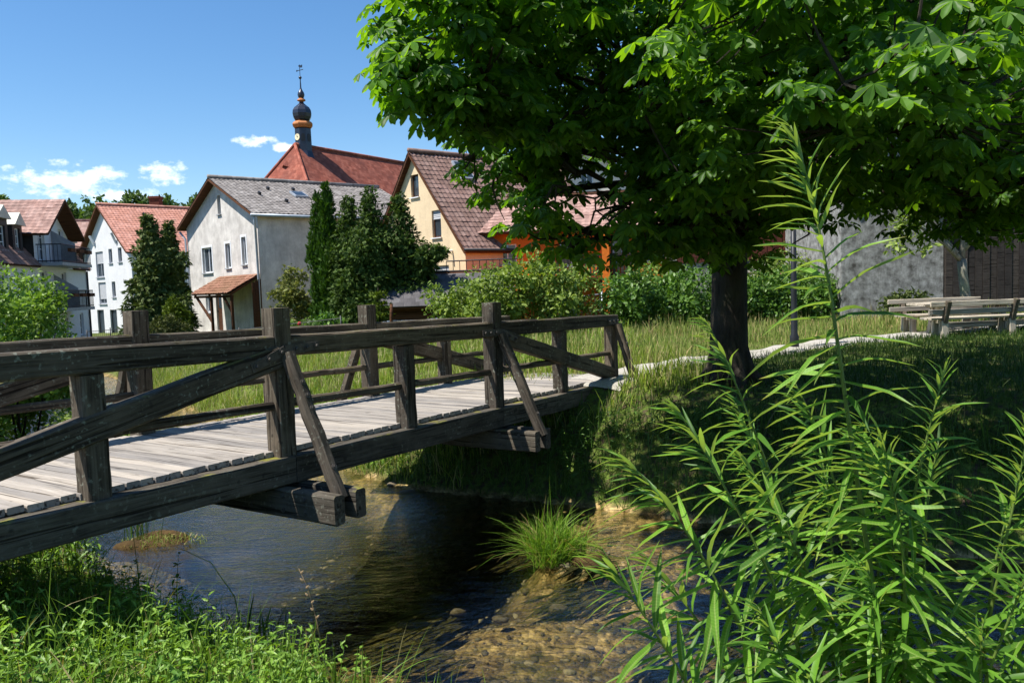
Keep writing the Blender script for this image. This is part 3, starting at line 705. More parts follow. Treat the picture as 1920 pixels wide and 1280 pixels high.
MB().tube([P3(A, rz+.05), P3(B, rz+.05)], .17, 8).build('ridge_cap', M['tile_red'], roofR, None, True)
for q in (fl, fr2): MB().tube([P3(q, ez+.1), P3(A, rz+.05)], .14, 8).build('hip_ridge', M['tile_red'], roofR, None, True)
for a, b, in ((fl-cs*.4, bl-cs*.4), (fr2+cs*.4, br2+cs*.4), (fl-cs*.4+cd*.4, fr2+cs*.4+cd*.4)):
    x = (b-a).normalized(); L = (b-a).length
    wmx = House.mat3(Vector((a.x,a.y,0)), x, Vector((0,0,1)).cross(x)); wall_mesh(L, .3, lambda u: ez, ()).build('wall', M['stucco_cream'], church, wmx)
# hip dormers (small triangular vents)
hn = (hip.matrix_basis.to_3x3() @ Vector((0,0,1))); hu = (hip.matrix_basis.to_3x3() @ Vector((0,1,0))); hx = (hip.matrix_basis.to_3x3() @ Vector((1,0,0)))
for u, v, s_ in ((7.7, 8.3, .45), (6.6, 5.2, .8)):
    o0 = hip.matrix_basis @ Vector((u, v, 0))
    a, b, cpt, dpt = o0 - hx*s_, o0 + hx*s_, o0 + Vector((0,0,s_*.8)) - hn*.0 , o0 + hu*(s_*1.9)
    dm = MB().add([a, b, o0 + hn*s_*.75, dpt], [(0,1,2),(1,3,2),(3,0,2)]).build('roof_dormer', M['tile_red'], church)
    MB().add([a*.75+o0*.25+hn*.03, b*.75+o0*.25+hn*.03, o0 + hn*s_*.5-hu*.03], [(0,1,2)]).build('vent_opening', M['dark_steel'], dm)
# turret
tb = cf + cd*1.1
def oct_pts(r, z, rot=R(22.5)): return [(r*math.cos(rot+i*math.pi/4), r*math.sin(rot+i*math.pi/4), z) for i in range(8)]
def octlathe(prof): 
    vs = []; 
    for r, z in prof: vs += oct_pts(r, z)
    k = len(prof); fs = [(i*8+j, i*8+(j+1)%8, (i+1)*8+(j+1)%8, (i+1)*8+j) for i in range(k-1) for j in range(8)] + [tuple(reversed(range(8))), tuple(range((k-1)*8, k*8))]
    return MB().add(vs, fs)
TM = Matrix.Translation(Vector((tb.x, tb.y, 0))) @ Matrix.Rotation(math.atan2(cd.y, cd.x), 4, 'Z')
tur = octlathe([(1.35, 13.4), (1.05, 15.4), (.86, 15.9), (.80, 16.1), (.78, 18.15)]).build('turret', M['navy'], church, TM)
octlathe([(.79, 18.25), (.92, 18.42), (.98, 18.52), (.98, 18.62), (.86, 18.78), (.62, 18.9)]).build('cornice', M['cornice'], tur, TM)
on = [(.55, 18.9), (.72, 19.0), (.86, 19.25), (.92, 19.55), (.88, 19.85), (.72, 20.12), (.46, 20.32), (.26, 20.5), (.18, 20.66)]
octlathe(on).build('onion_dome', M['navy'], tur, TM)
MB().lathe([(.18,20.66),(.40,20.78),(.36,20.88),(.22,20.98)], 12).build('ring', M['cornice'], tur, TM)
MB().lathe([(.20,20.98),(.28,21.12),(.33,21.32),(.27,21.52),(.14,21.72),(.07,21.95),(.05,22.6),(.04,22.9)], 12).build('small_onion', M['navy'], tur, TM, True)
MB().lathe([(.02,22.72),(.10,22.76),(.155,22.87),(.10,22.98),(.02,23.02)], 12).build('ball', M['navy'], tur, TM, True)
MB().tube([(0,0,22.95),(0,0,24.0)], .03, 6).obox((0,-.42,23.55),(0,.42,23.55),.05,.05).add([(0,.30,23.47),(0,.46,23.47),(0,.46,23.63),(0,.30,23.63)],[(0,1,2,3)]).build('weathervane', M['navy'], tur, TM)
MB().add([(-.03,-.30,23.75),(-.03,-.02,23.78),(-.03,.16,23.95),(-.03,-.02,24.05),(-.03,-.10,23.95),(-.03,-.32,24.0),(.03,-.30,23.75),(.03,-.02,23.78),(.03,.16,23.95),(.03,-.02,24.05),(.03,-.10,23.95),(.03,-.32,24.0)],
         [(0,1,2,3,4,5),(11,10,9,8,7,6),(0,6,7,1),(1,7,8,2),(2,8,9,3),(3,9,10,4),(4,10,11,5),(5,11,6,0)]).build('vane_figure', M['navy'], tur, TM)
toc = (Vector((0,0,0)) - Vector((tb.x, tb.y, 0))).normalized()
for i in range(8):
    a = math.atan2(cd.y, cd.x) + i*math.pi/4; nv = Vector((math.cos(a), math.sin(a), 0))
    if nv.dot(toc) < .15: continue
    Mf = frame(Vector((tb.x, tb.y, 0)) + nv*.735, Vector((0,0,1)).cross(nv), Vector((0,0,1)))
    side = nv.cross(toc).z
    if side > .1 and nv.x < -.3:
        ck = MB().lathe([(.30,0),(.30,.04)], 24).build('clock_face', M['clock'], tur, frame(Vector((tb.x, tb.y, 17.35)) + nv*.735, Vector((0,0,1)).cross(nv), Vector((0,0,1))))
        MB().box((-.02,-.02,.045), (.02,.2,.055)).box((-.02,-.02,.056), (.12,.02,.06)).build('clock_hand', M['dark_steel'], ck, frame(Vector((tb.x, tb.y, 17.35)) + nv*.735, Vector((0,0,1)).cross(nv), Vector((0,0,1))))
    else:
        pts_ = [(-.17,16.95,0.02),(.17,16.95,0.02)] + [(.17*math.cos(j*math.pi/6), 17.5+.17*math.sin(j*math.pi/6), .02) for j in range(7)]
        n_ = len(pts_); f_ = tuple(range(n_)); MB().add(pts_ + [(x, y, -.05) for x, y, z in pts_], [f_] + [(j, (j+1)%n_, n_+(j+1)%n_, n_+j) for j in range(n_)]).build('belfry_louvre', M['dark_steel'], tur, Mf)

# ---- yellow house
go = [(3.62, 4.32, 7.55, 8.65), (1.85, 2.60, 5.45, 6.75), (1.35, 2.75, 2.9, 4.1)]
h = House('yellow_house', 'yellow rendered house with steep brown tile roof behind the yews', 'house', (-2.0, 37.0), (-.64, .768), 8.0, 9.5, .9, 4.95, 9.65, 'stucco_yellow', 'tile_brown', gable_open=go,
          tw=.26, th=.32, amp=.020, over=.35, vover=.28)
G = h.G()
window(h.o, G, go[0], frame_mat='brown_board', sill_mat='white_frame'); window(h.o, G, go[1], frame_mat='brown_board', sill_mat='white_frame', blind=.3); window(h.o, G, go[2], nx=2, blind=.25, sill_mat='white_frame')
MB().tube([(1.0,-.02,4.75),(1.0,-.25,4.75),(1.0,-.3,4.6)], .05, 8).build('wall_lamp', M['white_frame'], h.o, G)
nrmY = h.sl1
def ys(u, v): return h.p1 + h.e2*u + h.sl1*v + Vector((0,0,.14))
Ms = frame(ys(2.0, 4.35), h.e2, h.sl1)
if (Ms.to_3x3() @ Vector((0,0,1))).z < 0: Ms = frame(ys(2.9, 4.35), -h.e2, h.sl1)
sk = MB().box((0,0,0), (.85,1.25,.12)).build('skylight', M['zinc'], h.roof1, Ms); MB().box((.08,.08,.121), (.77,1.17,.13)).build('pane', M['glass'], sk, Ms)
ant = h.C + h.e1*4 + h.e2*3.3
MB().tube([P3(ant, 9.6), P3(ant, 12.3)], .022, 6).obox(P3(ant, 12.0)-h.e2*.0-Vector((1.1,0,0)), P3(ant, 12.0)+Vector((.1,0,0)), .03, .03).obox(P3(ant,11.6)-Vector((.3,.3,0)), P3(ant,11.6)+Vector((.3,.3,0)), .02,.02).build('antenna', M['dark_steel'], h.roof1)
pipe(h.o, [h.C - h.e1*.36 - h.e2*.3 + Vector((0,0,4.72)), h.C - h.e1*.36 + h.e2*9.8 + Vector((0,0,4.70))], .07, 'dark_steel', name='gutter')

# ---- orange house with balcony (right of the yellow house, behind shrubs and leaves)
ob = [(1.6, 2.5, 4.0, 5.0), (4.55, 5.6, 3.85, 5.0), (6.6, 7.5, 3.9, 5.0), (8.4, 9.4, 3.9, 4.9)]
h = House('orange_house', 'orange painted house with dark wooden balcony half hidden behind shrubs', 'house', (-2.1, 38.6), (.985, -.17), 11.2, 6.5, 1.0, 5.55, 5.6, 'stucco_orange', 'tile_rose', roof=False, gable_open=ob)
G = h.G()
for o in ob: window(h.o, G, o, nx=2)
rp = h.C - h.e2*.5 + Vector((0,0,5.55)) - h.e1*.3
slope(h.o, rp, h.e1, (h.e2*3.6 + Vector((0,0,1.9))).normalized(), 11.8, 4.4, 'tile_rose', 'brown_board', .32, .36, .014)
slope(h.o, h.C + h.e2*7.0 + Vector((0,0,5.55)) + h.e1*11.5, -h.e1, (-h.e2*3.6 + Vector((0,0,1.9))).normalized(), 11.8, 4.4, 'tile_rose', 'brown_board', .32, .36, .014)
bal = MB().box((3.6, -1.5, 3.15), (8.4, -.01, 3.30)).build('balcony', M['brown_board'], h.o, G)
for x0, x1 in ((3.6, 8.4),):
    MB().box((x0, -1.52, 4.22), (x1, -1.44, 4.32)).build('handrail', M['dark_board'], bal, G); MB().box((x0, -1.50, 3.32), (x1, -1.46, 3.40)).build('handrail', M['dark_board'], bal, G)
    n_ = 26
    for i in range(n_):
        x = x0 + .05 + (x1-x0-.1)*i/n_; MB().box((x, -1.495, 3.40), (x+.125, -1.465, 4.22)).build('baluster_board', M['dark_board'], bal, G)
for x in (3.65, 6.5): MB().box((x, -1.45, 1.0), (x+.16, -1.29, 3.15)).build('post', M['dark_board'], bal, G)
MB().box((6.62, -1.7, 1.0), (6.95, -.02, 5.3)).build('pillar_wall', M['stucco_orange'], h.o, G)
MB().box((-.2, -3.2, 1.0), (3.3, -.02, 3.45)).build('terrace', M['stucco_orange'], h.o, G)
m = MB()
for i in range(12): m.tube([(-.15+i*.3,-3.12,3.45),(-.15+i*.3,-3.12,4.2)], .018, 6)
m.tube([(-.15,-3.12,4.2),(3.25,-3.12,4.2)], .03, 6).tube([(-.15,-3.12,3.6),(3.25,-3.12,3.6)], .02, 6); m.build('terrace_railing', M['dark_steel'], h.o, G)
MB().box((4.4,-.03,1.1), (5.3,.02,3.0)).build('door', M['grey_trim'], h.o, G)

# ---- cream house seen through the leaves
go = [(1.5,2.4,6.6,7.9), (4.2,5.1,6.6,7.9), (2.9,3.7,9.0,10.0)]
h = House('cream_house', 'tall cream house showing only through gaps in the chestnut leaves', 'house', (1.8, 51.0), (1, .05), 7.0, 9.0, 1.2, 8.6, 11.6, 'stucco_cream', 'tile_rose', gable_open=go)
for o in go: window(h.o, h.G(), o, nx=2, sill_mat='white_frame')

# ---- garden shed with dark shingle roof
h = House('garden_shed', 'low brown board garden shed with dark shingle roof beside the yews', 'shed', (-4.7, 31.2), (1, .1), 4.6, 3.4, .9, 2.35, 2.4, 'brown_board', 'shingle', roof=False)
rp = h.C - h.e2*.45 - h.e1*.35 + Vector((0,0,2.38)); sl_ = (h.e2*1.9 + Vector((0,0,1.15))).normalized()
slope(h.o, rp, h.e1, sl_, 5.3, 2.6, 'shingle', 'brown_board', tiles=False)
slope(h.o, h.C + h.e2*3.85 + h.e1*4.95 + Vector((0,0,2.38)), -h.e1, (-h.e2*1.9 + Vector((0,0,1.15))).normalized(), 5.3, 2.6, 'shingle', 'brown_board', tiles=False)
for i in range(9): MB().box((.02, -.035, 1.0+i*.15), (4.58, -.005-.012*(i%2), 1.0+i*.15+.142)).build('board', M['brown_board'], h.o, h.G())

# ---- white gabled house on the left
go = [(5.35, 6.9, 4.75, 6.75), (3.5, 4.2, 5.75, 6.85), (1.65, 2.35, 5.75, 6.85), (5.2, 6.75, 2.65, 4.35), (3.3, 4.0, 3.15, 4.35), (6.0, 7.4, .2, 2.2), (3.4, 4.75, .2, 2.2), (.6, 1.9, .2, 2.2)]
h = House('white_house', 'white gabled house with bright orange tile roof behind the conifer', 'house', (-27.7, 59.0), (-.727, .687), 9.6, 12.5, -.6, 6.55, 10.15, 'stucco_white', 'tile_orange', gable_open=go, tw=.27, th=.30, amp=.014, over=.35, vover=.45)
G = h.G()
for i, o in enumerate(go): window(h.o, G, o, nx=2 if i in (0,3) else 1, blind=(.45 if i == 0 else .75 if i == 3 else 0), frame_mat='grey_trim' if i in (0,1,2,3,4) else 'dark_steel', fw=.09)
MB().box((2.9,-.5,-.05), (7.6,-.004,.06)).build('ledge', M['stucco_white'], h.o, G)
dr = MB().box((3.9,-.03,-.6), (5.1,-.004,-.06)).build('cellar_door', M['dark_steel'], h.o, G)
for u in (2.5, 6.9): MB().obox((u,-.35,8.55-.25*abs(u-4.8)), (u,-.02,7.75-.25*abs(u-4.8)), .14,.14).build('bracket', M['white_frame'], h.o, G)
MB().box((0,0,0), (.12,.22,.16)).build('vent_tile', M['dark_steel'], h.roof1, frame(h.p1 + h.e2*2.6 + h.sl1*4.6 + Vector((0,0,.15)), h.e2, h.sl1))

# ---- far house with timber gable and chimney
h = House('timbered_house', 'far house with pale rose roof, timber gable and brick chimney', 'house', (-25.5, 82.0), (.80, .60), 9.0, 14.0, .4, 9.6, 13.9, 'stucco_cream', 'tile_rose', tiles=False)
ch = h.C + h.e1*2.0 - h.e2*1.0
MB().box((-.45,-.45,8.5), (.45,.45,12.3)).box((-.52,-.52,12.3), (.52,.52,12.5)).build('chimney', M['red_board'], h.roof1, Matrix.Translation((-33.2, 76.5, 0)))
for a, b in (((1,10.0),(4.5,13.3)), ((8,10.0),(4.5,13.3)), ((1,10.0),(8,10.0)), ((2.7,10),(2.7,11.5)), ((6.3,10),(6.3,11.5)), ((2.7,11.5),(6.3,11.5)), ((4.5,10),(4.5,13.2)), ((2.7,11.5),(4.5,10)), ((6.3,11.5),(4.5,10))):
    MB().obox((a[0],-.03,a[1]), (b[0],-.03,b[1]), .06, .2).build('timber', M['red_board'], h.o, h.G())
h2 = House('orange_roofed_annex', 'low house with plain orange roof in front of the timbered house', 'house', (-22.0, 66.0), (-.727, .687), 8.0, 9.0, .2, 7.8, 10.6, 'stucco_white', 'tile_orange', tw=.27, th=.30, amp=.014)

# ---- small rose roofed house between apartment block and white house
h = House('rose_roofed_house', 'narrow house with rose tile roof between apartment block and wooded hill', 'house', (-36.8, 70.0), (-.3, .95), 6.0, 9.0, .2, 7.4, 9.95, 'stucco_white', 'tile_rose', tiles=False)

# ---- apartment block with dormers and balconies
AC = Vector((-27.9, 53.0, 0)); ae = Vector((.2, -.98, 0)).normalized(); an = Vector((.98, .2, 0)).normalized(); ai = -an     # facade runs from AC towards the camera along ae... facing an
apt = thing('apartment_block', AC + ae*8 + ai*5, 'pale apartment block with dark dormers and iron balconies', 'building')
ae = Vector((-.2*-1, -.98, 0)).normalized()
FM = House.mat3(AC, ae, ai)
g0, g1 = 3.2, 8.8; gm = (g0+g1)/2
dors = []
ops = [(g0+.7, g0+1.6, 2.75, 4.75), (g1-1.7, g1-.7, 2.75, 4.75), (g0+.9, g0+1.8, .5, 2.0), (g1-1.9, g1-1.0, .5, 2.0), (g0+.7, g0+1.6, 5.35, 7.3), (g1-1.7, g1-.7, 5.35, 7.3), (10.2, 11.1, 3.0, 4.5), (12.6, 13.5, 3.0, 4.5), (1.2, 1.9, .8, 2.2)]
topA = lambda u: 5.0 if (u < g0 or u > g1) else 6.95 + (8.85-6.95)*(1-abs(u-gm)/((g1-g0)/2))
wall_mesh(17, -.2, topA, ops, (g0, gm, g1)).build('wall', M['stucco_apart'], apt, FM)
for o in ops: window(apt, FM, o, nx=2, ny=3, fw=.08)
wall_mesh(10, -.2, lambda u: 5.0, ()).build('wall', M['stucco_apart'], apt, House.mat3(AC, ai, ae))
wall_mesh(10, -.2, lambda u: 5.0, ()).build('wall', M['stucco_apart'], apt, House.mat3(AC + ae*17, ai, -ae))
up = Vector((0,0,1))
# main roof both sides of the cross gable
for a, b in ((0, g0), (g1, 17.2)):
    p = AC + ae*a + an*.35 + up*5.0; L = b-a
    al = ae; u_ = (ai*2.2 + up*2.6).normalized()
    if al.cross(u_).z < 0: p = p + ae*L; al = -ae
    slope(apt, p, al, u_, L, 3.4, 'tile_brown', 'brown_board', .32, .36, .014)
p = AC + ai*1.75 + up*7.5; al = ae; u_ = (ai*4 + up*1.9).normalized()
if al.cross(u_).z < 0: p = p + ae*17; al = -ae
slope(apt, p, al, u_, 17, 4.4, 'tile_rose', 'brown_board', .32, .36, .014)
# cross gable roof
for sgn, base in ((1, g0), (-1, g1)):
    hw_ = (g1-g0)/2; sl_ = (ae*sgn*hw_ + up*(8.85-6.95)).normalized(); full = math.hypot(hw_, 1.9); p = AC + ae*base + up*6.95 - sl_*.5 + an*.9 + up*.1; al = ai; L = 7.5
    if al.cross(sl_).z < 0: p = p + ai*L; al = -ai
    slope(apt, p, al, sl_, L, full+.5, 'tile_rose', 'brown_board', .32, .36, .014)
wall_mesh(7, 4.9, lambda u: 6.95, ()).build('wall', M['black_clad'], apt, House.mat3(AC + ae*g1, ai, -ae)); wall_mesh(7, 4.9, lambda u: 6.95, ()).build('wall', M['black_clad'], apt, House.mat3(AC + ae*g0, ai, ae))
for u0, w_, zt in ((9.3, 1.3, 7.55), (11.2, 1.6, 7.75), (13.6, 1.6, 7.8), (.9, 1.3, 7.1)):
    dw = [(.32, w_-.32, 5.75, 7.0)] if zt > 7.2 else []
    DM = House.mat3(AC + ae*u0 + ai*.35, ae, ai)
    d_ = wall_mesh(w_, 5.25, lambda u: zt-.35, dw).build('dormer', M['black_clad'], apt, DM)
    for q in dw: window(apt, DM, q, nx=2, ny=3, fw=.07)
    MB().box((0,.01,5.25), (.02,3.2,zt-.36)).box((w_-.02,.01,5.25), (w_,3.2,zt-.36)).build('dormer_side', M['black_clad'], d_, DM)
    m = MB(); m.add([(-.12,-.2,zt-.40),(w_/2,-.2,zt+.28),(w_+.12,-.2,zt-.40),(-.12,3.4,zt-.40),(w_/2,3.4,zt+.28),(w_+.12,3.4,zt-.40)], [(0,1,4,3),(1,2,5,4),(0,2,1),(3,4,5),(0,3,5,2)]); m.build('dormer_roof', M['copper'], d_, DM)
for zb in (2.62, 5.20):
    b_ = MB().box((g0+.2, -1.35, zb-.18), (g1-.2, -.004, zb)).build('balcony', M['grey_trim'], apt, FM)
    m = MB()
    for i in range(29): x = g0+.25+(g1-g0-.5)*i/28; m.tube([(x,-1.3,zb),(x,-1.3,zb+1.0)], .016, 5)
    for i in range(1, 7):
        for x in (g0+.25, g1-.25): m.tube([(x,-1.3+i*.2,zb),(x,-1.3+i*.2,zb+1.0)], .016, 5)
    for zz in (.08, 1.0): m.tube([(g0+.25,-.02,zb+zz),(g0+.25,-1.3,zb+zz),(g1-.25,-1.3,zb+zz),(g1-.25,-.02,zb+zz)], .028, 6)
    m.build('railing', M['dark_steel'], b_, FM)
    MB().add([(gm-.05,-1.25,zb),(gm+.05,-1.25,zb),(gm+.05,-.02,zb),(gm-.05,-.02,zb),(gm-.05,-1.25,zb+1.15),(gm+.05,-1.25,zb+1.15),(gm+.05,-.02,zb+1.95),(gm-.05,-.02,zb+1.95)], [(0,3,2,1),(4,5,6,7),(0,1,5,4),(1,2,6,5),(2,3,7,6),(3,0,4,7)]).build('partition', M['grey_trim'], b_, FM)
    for i in range(3): MB().cbox((g0+1.0+i*1.5,-1.42,zb+.72), (.8,.2,.2)).build('flower_box', M['brown_board'], b_, FM)
pipe(apt, [AC + an*.08 + ae*.1 + up*4.9, AC + an*.08 + ae*.1 + up*0], .06, 'dark_steel')

# ---- right hand side: red board barn, patchy plaster house, dark board barn
h = House('red_barn', 'barn with red brown vertical boards above a pale stone wall', 'barn', (7.0, 33.6), (1, -.06), 6.4, 7.0, 1.2, 7.0, 9.0, 'stucco_old', 'tile_brown', tiles=False)
for i in range(31): MB().box((i*.206+.01, -.05-.008*(i%3), 3.72+random.uniform(-.03,.03)), (i*.206+.2, -.004, 6.95)).build('board', M['red_board'], h.o, h.G())
M['stone'] = m_stucco('pale_field_stone', (.48,.43,.36), (.28,.25,.21), .6, 3.0)
M['boulder'] = m_stucco('river_stone', (.17,.14,.095), (.06,.05,.03), .6, 4.0)
def rock_mesh(seed, sub=2, sq=(1,.8,.6)):
    bm = bmesh.new(); bmesh.ops.create_icosphere(bm, subdivisions=sub, radius=1.0); r = random.Random(seed)
    ph = [r.uniform(0, 6) for _ in range(6)]
    for v in bm.verts:
        c = v.co; k = 1 + .16*math.sin(c.x*2.3+ph[0])*math.sin(c.y*2.9+ph[1]) + .13*math.sin(c.z*4.1+ph[2]+c.x*2) + .07*math.sin(c.y*6+ph[3])
        v.co = Vector((c.x*sq[0]*k, c.y*sq[1]*k, c.z*sq[2]*k))
    me = bpy.data.meshes.new('rock'); bm.to_mesh(me); bm.free(); return me
sw = thing('stone_wall', (10.3, 32.4, 1.6), 'low pale stone wall below the red barn boards', 'wall')
MB().box((8.6,32.35,1.3), (12.6,32.75,3.55)).build('wall_core', M['stone'], sw)
rk = [rock_mesh(i, 1, (.17,.08,.1)) for i in range(4)]
for q in rk: q.materials.append(M['stone'])
for j in range(4):
    for i in range(13): put(bpy.data.objects.new('stone', rk[(i*3+j) % 4]), sw, Matrix.Translation((8.75+i*.31+.15*(j%2), 32.33, 2.86+j*.2)) @ Matrix.Rotation(random.uniform(-.15,.15), 4, 'Y'))
slope(sw, (10.5, 31.9, 3.0), (1,0,0), (0,.8,.35), 2.6, .75, 'tile_porch', 'brown_board', .24, .3, .03, name='coping_roof')
h = House('plaster_house', 'old house wall of patchy grey plaster behind the small tree', 'house', (10.5, 25.4), (1, -.05), 3.15, 6.0, 1.3, 6.6, 8.2, 'stucco_old', 'tile_brown', tiles=False, over=.3)
h = House('dark_barn', 'dark weathered board barn behind the picnic benches', 'barn', (13.68, 25.2), (1, -.05), 6.5, 6.0, 1.3, 5.2, 7.6, 'dark_board', 'tile_brown', tiles=False)
for i in range(29): MB().box((i*.224+.004, -.045-.012*((i*7)%3), 1.45+random.uniform(0,.08)), (i*.224+.212, -.003, 5.15)).build('board', M['dark_board'], h.o, h.G())
nb = MB().box((2.55,-.11,2.35), (2.85,-.063,2.95)).build('notice_board', M['white_frame'], h.o, h.G())

# ------------------------------------------------------------------ vegetation kit
def unit(v): return v/np.maximum(np.linalg.norm(v, axis=-1, keepdims=True), 1e-9)
def basis(ax, nr):
    """rotation matrices with columns: x = leaf axis, y = side, z = normal"""
    x = unit(ax); y = unit(np.cross(nr, x)); z = np.cross(x, y); return np.stack([x, y, z], 2)
def inst_arrays(tv, tf, Rm, T, S):
    n = len(T); tv = np.asarray(tv, float); k = len(tv)
    S = np.asarray(S, float); S = S[:,None,None] if S.ndim == 1 else S[:,None,:]
    V = np.einsum('nij,nkj->nki', Rm, tv[None]*S) + T[:,None,:]
    off = (np.arange(n)*k)[:,None,None]; out = []
    for sz in (3, 4):
        f = np.array([q for q in tf if len(q) == sz], int)
        if len(f): out.append((f[None]+off).reshape(-1, sz))
    return V.reshape(-1, 3), out
def inst_mesh(name, tv, tf, Rm, T, S): V, p = inst_arrays(tv, tf, Rm, T, S); return fastmesh(name, V, p)
def merge_mesh(name, parts):
    Vs = []; P = []; o = 0
    for V, polys in parts:
        Vs.append(V); P += [p+o for p in polys]; o += len(V)
    return fastmesh(name, np.concatenate(Vs), P)
# leaf templates, axis along +x, unit length
LEAF_N = ([(0,0,0),(.16,-.13,.03),(.22,-.10,.03),(.38,-.17,.03),(.45,-.125,.02),(.60,-.13,0),(.66,-.09,-.01),(.82,-.06,-.06),(1,0,-.16),(.82,.06,-.06),(.66,.09,-.01),(.60,.13,0),(.45,.125,.02),(.38,.17,.03),(.22,.10,.03),(.16,.13,.03),(.5,0,-.04)], [(i,i+1,16) for i in range(15)]+[(15,0,16)])
LEAF_D = ([(0,0,0),(.45,-.30,.07),(1,0,-.12),(.45,.30,.07)], [(0,1,2),(0,2,3)])
LEAF_O = ([(0,0,0),(.28,-.22,.05),(.68,-.22,.0),(1,0,-.15),(.68,.22,.0),(.28,.22,.05),(.5,0,-.03)], [(0,1,6),(1,2,6),(2,3,6),(3,4,6),(4,5,6),(5,0,6)])
def spray(nf=5, spread=1.0, w=.09):
    v = []; f = []
    for i in range(nf):
        a = (i/(nf-1)-.5)*spread; L = 1-.35*abs(i/(nf-1)-.5)*2; b = .12*abs(i-(nf-1)/2)/nf; o = len(v)
        c, s = math.cos(a), math.sin(a)
        for r, hw_, z in ((b,0,0),(.5*L,w,.05),(L,0,-.12)):
            if hw_: v += [(r*c+s*hw_, r*s-c*hw_, z), (r*c-s*hw_, r*s+c*hw_, z)]
            else: v.append((r*c, r*s, z))
        f += [(o,o+1,o+3),(o,o+3,o+2)]
    return v, f
SPRAY = spray(); SPRAY_N = spray(4, .7, .07)
def lobe_points(n, lobes, bias=3.0):
    """points in a union of ellipsoids, mostly towards the surface; returns points, outward normals"""
    L = np.array(lobes, float); vol = L[:,3]*L[:,4]*L[:,5]; w = vol**.7; k = rng.choice(len(L), n, p=w/w.sum())
    d = unit(rng.normal(size=(n,3))); r = rng.random(n)**(1/bias)
    return L[k,:3] + d*r[:,None]*L[k,3:6], unit(d/L[k,3:6]), k
def foliage(lobes, n, size, tpl, up=.35, droop=0.0, jit=.6, bias=3.5, svar=.35):
    p, nrm, k = lobe_points(n, lobes, bias)
    ax = unit(nrm*.7 + rng.normal(size=(n,3))*jit + np.array([0,0,-droop])); nr = unit(nrm*.6 + np.array([0,0,up]) + rng.normal(size=(n,3))*jit*.7)
    return inst_arrays(tpl[0], tpl[1], basis(ax, nr), p, size*(1+svar*rng.normal(size=n)).clip(.4, 1.8))
def blob_lobes(c, r, n, sr, shape='ellipsoid', seed=None):
    """n small lobes filling an envelope at c (base centre) with half sizes r=(rx,ry,h)"""
    out = []
    rx, ry, h = r
    for i in range(n):
        f = (i+.5)/n if shape != 'ellipsoid' else None
        a = random.uniform(0, 2*math.pi)
        if shape == 'ellipsoid':
            d = unit(rng.normal(size=3)); q = rng.random()**(1/2.2); p = np.array([d[0]*rx*q, d[1]*ry*q, h*.5 + d[2]*h*.5*q]); s = sr*random.uniform(.7, 1.25)
        elif shape == 'cone':
            z = h*(f**.85); k = (1-f)**.75*(.75+.25*random.random())+.02; q = math.sqrt(random.random())*k; p = np.array([math.cos(a)*rx*q, math.sin(a)*ry*q, z]); s = sr*(.45+.75*(1-f))
        elif shape == 'column':
            z = h*f; k = min(1.0, (1-f)*2.4)**.8*min(1, .75+f); q = math.sqrt(random.random())*k*.75; p = np.array([math.cos(a)*rx*q, math.sin(a)*ry*q, z]); s = sr*(.4+.6*k)
        out.append((c[0]+p[0], c[1]+p[1], c[2]+p[2], s, s, s*(1.5 if shape == 'column' else .85)))
    return out

M['bark'] = m_bark('dark_bark', (.012,.010,.008), (.058,.048,.037))
M['bark_pale'] = m_bark('pale_bark', (.10,.095,.08), (.30,.28,.23), 1.5)
M['f_conifer'] = m_leaf('conifer_green', (.045,.080,.018), (.17,.215,.06), .12, (1.2,1.3,.6), .6, .2)
M['f_yew'] = m_leaf('yew_green', (.035,.075,.014), (.13,.20,.040), .15, (1.3,1.4,.6), .6, .2)
M['f_thuja'] = m_leaf('thuja_green', (.032,.085,.012), (.085,.17,.024), .18, (1.3,1.4,.5), .6, .2)
M['f_gold'] = m_leaf('golden_thuja', (.070,.12,.010), (.16,.22,.022), .2, (1.3,1.3,.4), .6, .2)
M['f_olive'] = m_leaf('olive_shrub', (.055,.075,.022), (.15,.16,.055), .2, (1.2,1.3,.6), .6, .2)
M['f_pale'] = m_leaf('pale_wispy_leaf', (.13,.16,.045), (.30,.32,.10), .28, (1.2,1.2,.6), .6, .2)
M['f_shrub'] = m_leaf('shrub_green', (.050,.11,.016), (.17,.27,.04), .3, (1.5,1.6,.5), .5, .3)
M['f_elder'] = m_leaf('elder_green', (.085,.145,.025), (.28,.36,.08), .3, (1.4,1.5,.5), .55, .25)
M['f_hedge'] = m_leaf('hedge_green', (.040,.10,.018), (.14,.25,.042), .28, (1.4,1.6,.5), .45, .35)
M['f_willow_far'] = m_leaf('left_willow_green', (.075,.15,.022), (.25,.38,.07), .32, (1.4,1.5,.5), .5, .3)
M['f_far'] = m_leaf('far_tree_green', (.045,.085,.022), (.13,.20,.05), .25, (1.3,1.4,.6), .6, .2, sc=.4)
M['f_chest'] = m_leaf('chestnut_leaf', (.030,.088,.014), (.098,.21,.025), .46, (3.3,2.9,.45), .48, .28, sc=2.0)
M['f_chest_obj'] = m_leaf('chestnut_leaf_near', (.032,.092,.015), (.10,.215,.026), .46, (3.3,2.9,.45), .46, .28, obj=True, sc=6)
M['f_willow'] = m_leaf('willow_leaf', (.045,.12,.013), (.14,.30,.032), .36, (2.0,1.8,.4), .46, .3, sc=9, under=(.22,.33,.16))  # massed leaves darker than the near ones, inner shade put into the green
M['f_willow_obj'] = m_leaf('willow_leaf_near', (.055,.14,.015), (.19,.37,.040), .36, (2.0,1.8,.4), .44, .3, obj=True, sc=14, under=(.22,.33,.16))
M['stem_green'] = m_plain('willow_stem', (.10,.15,.030), .5, .3, 20, .1)
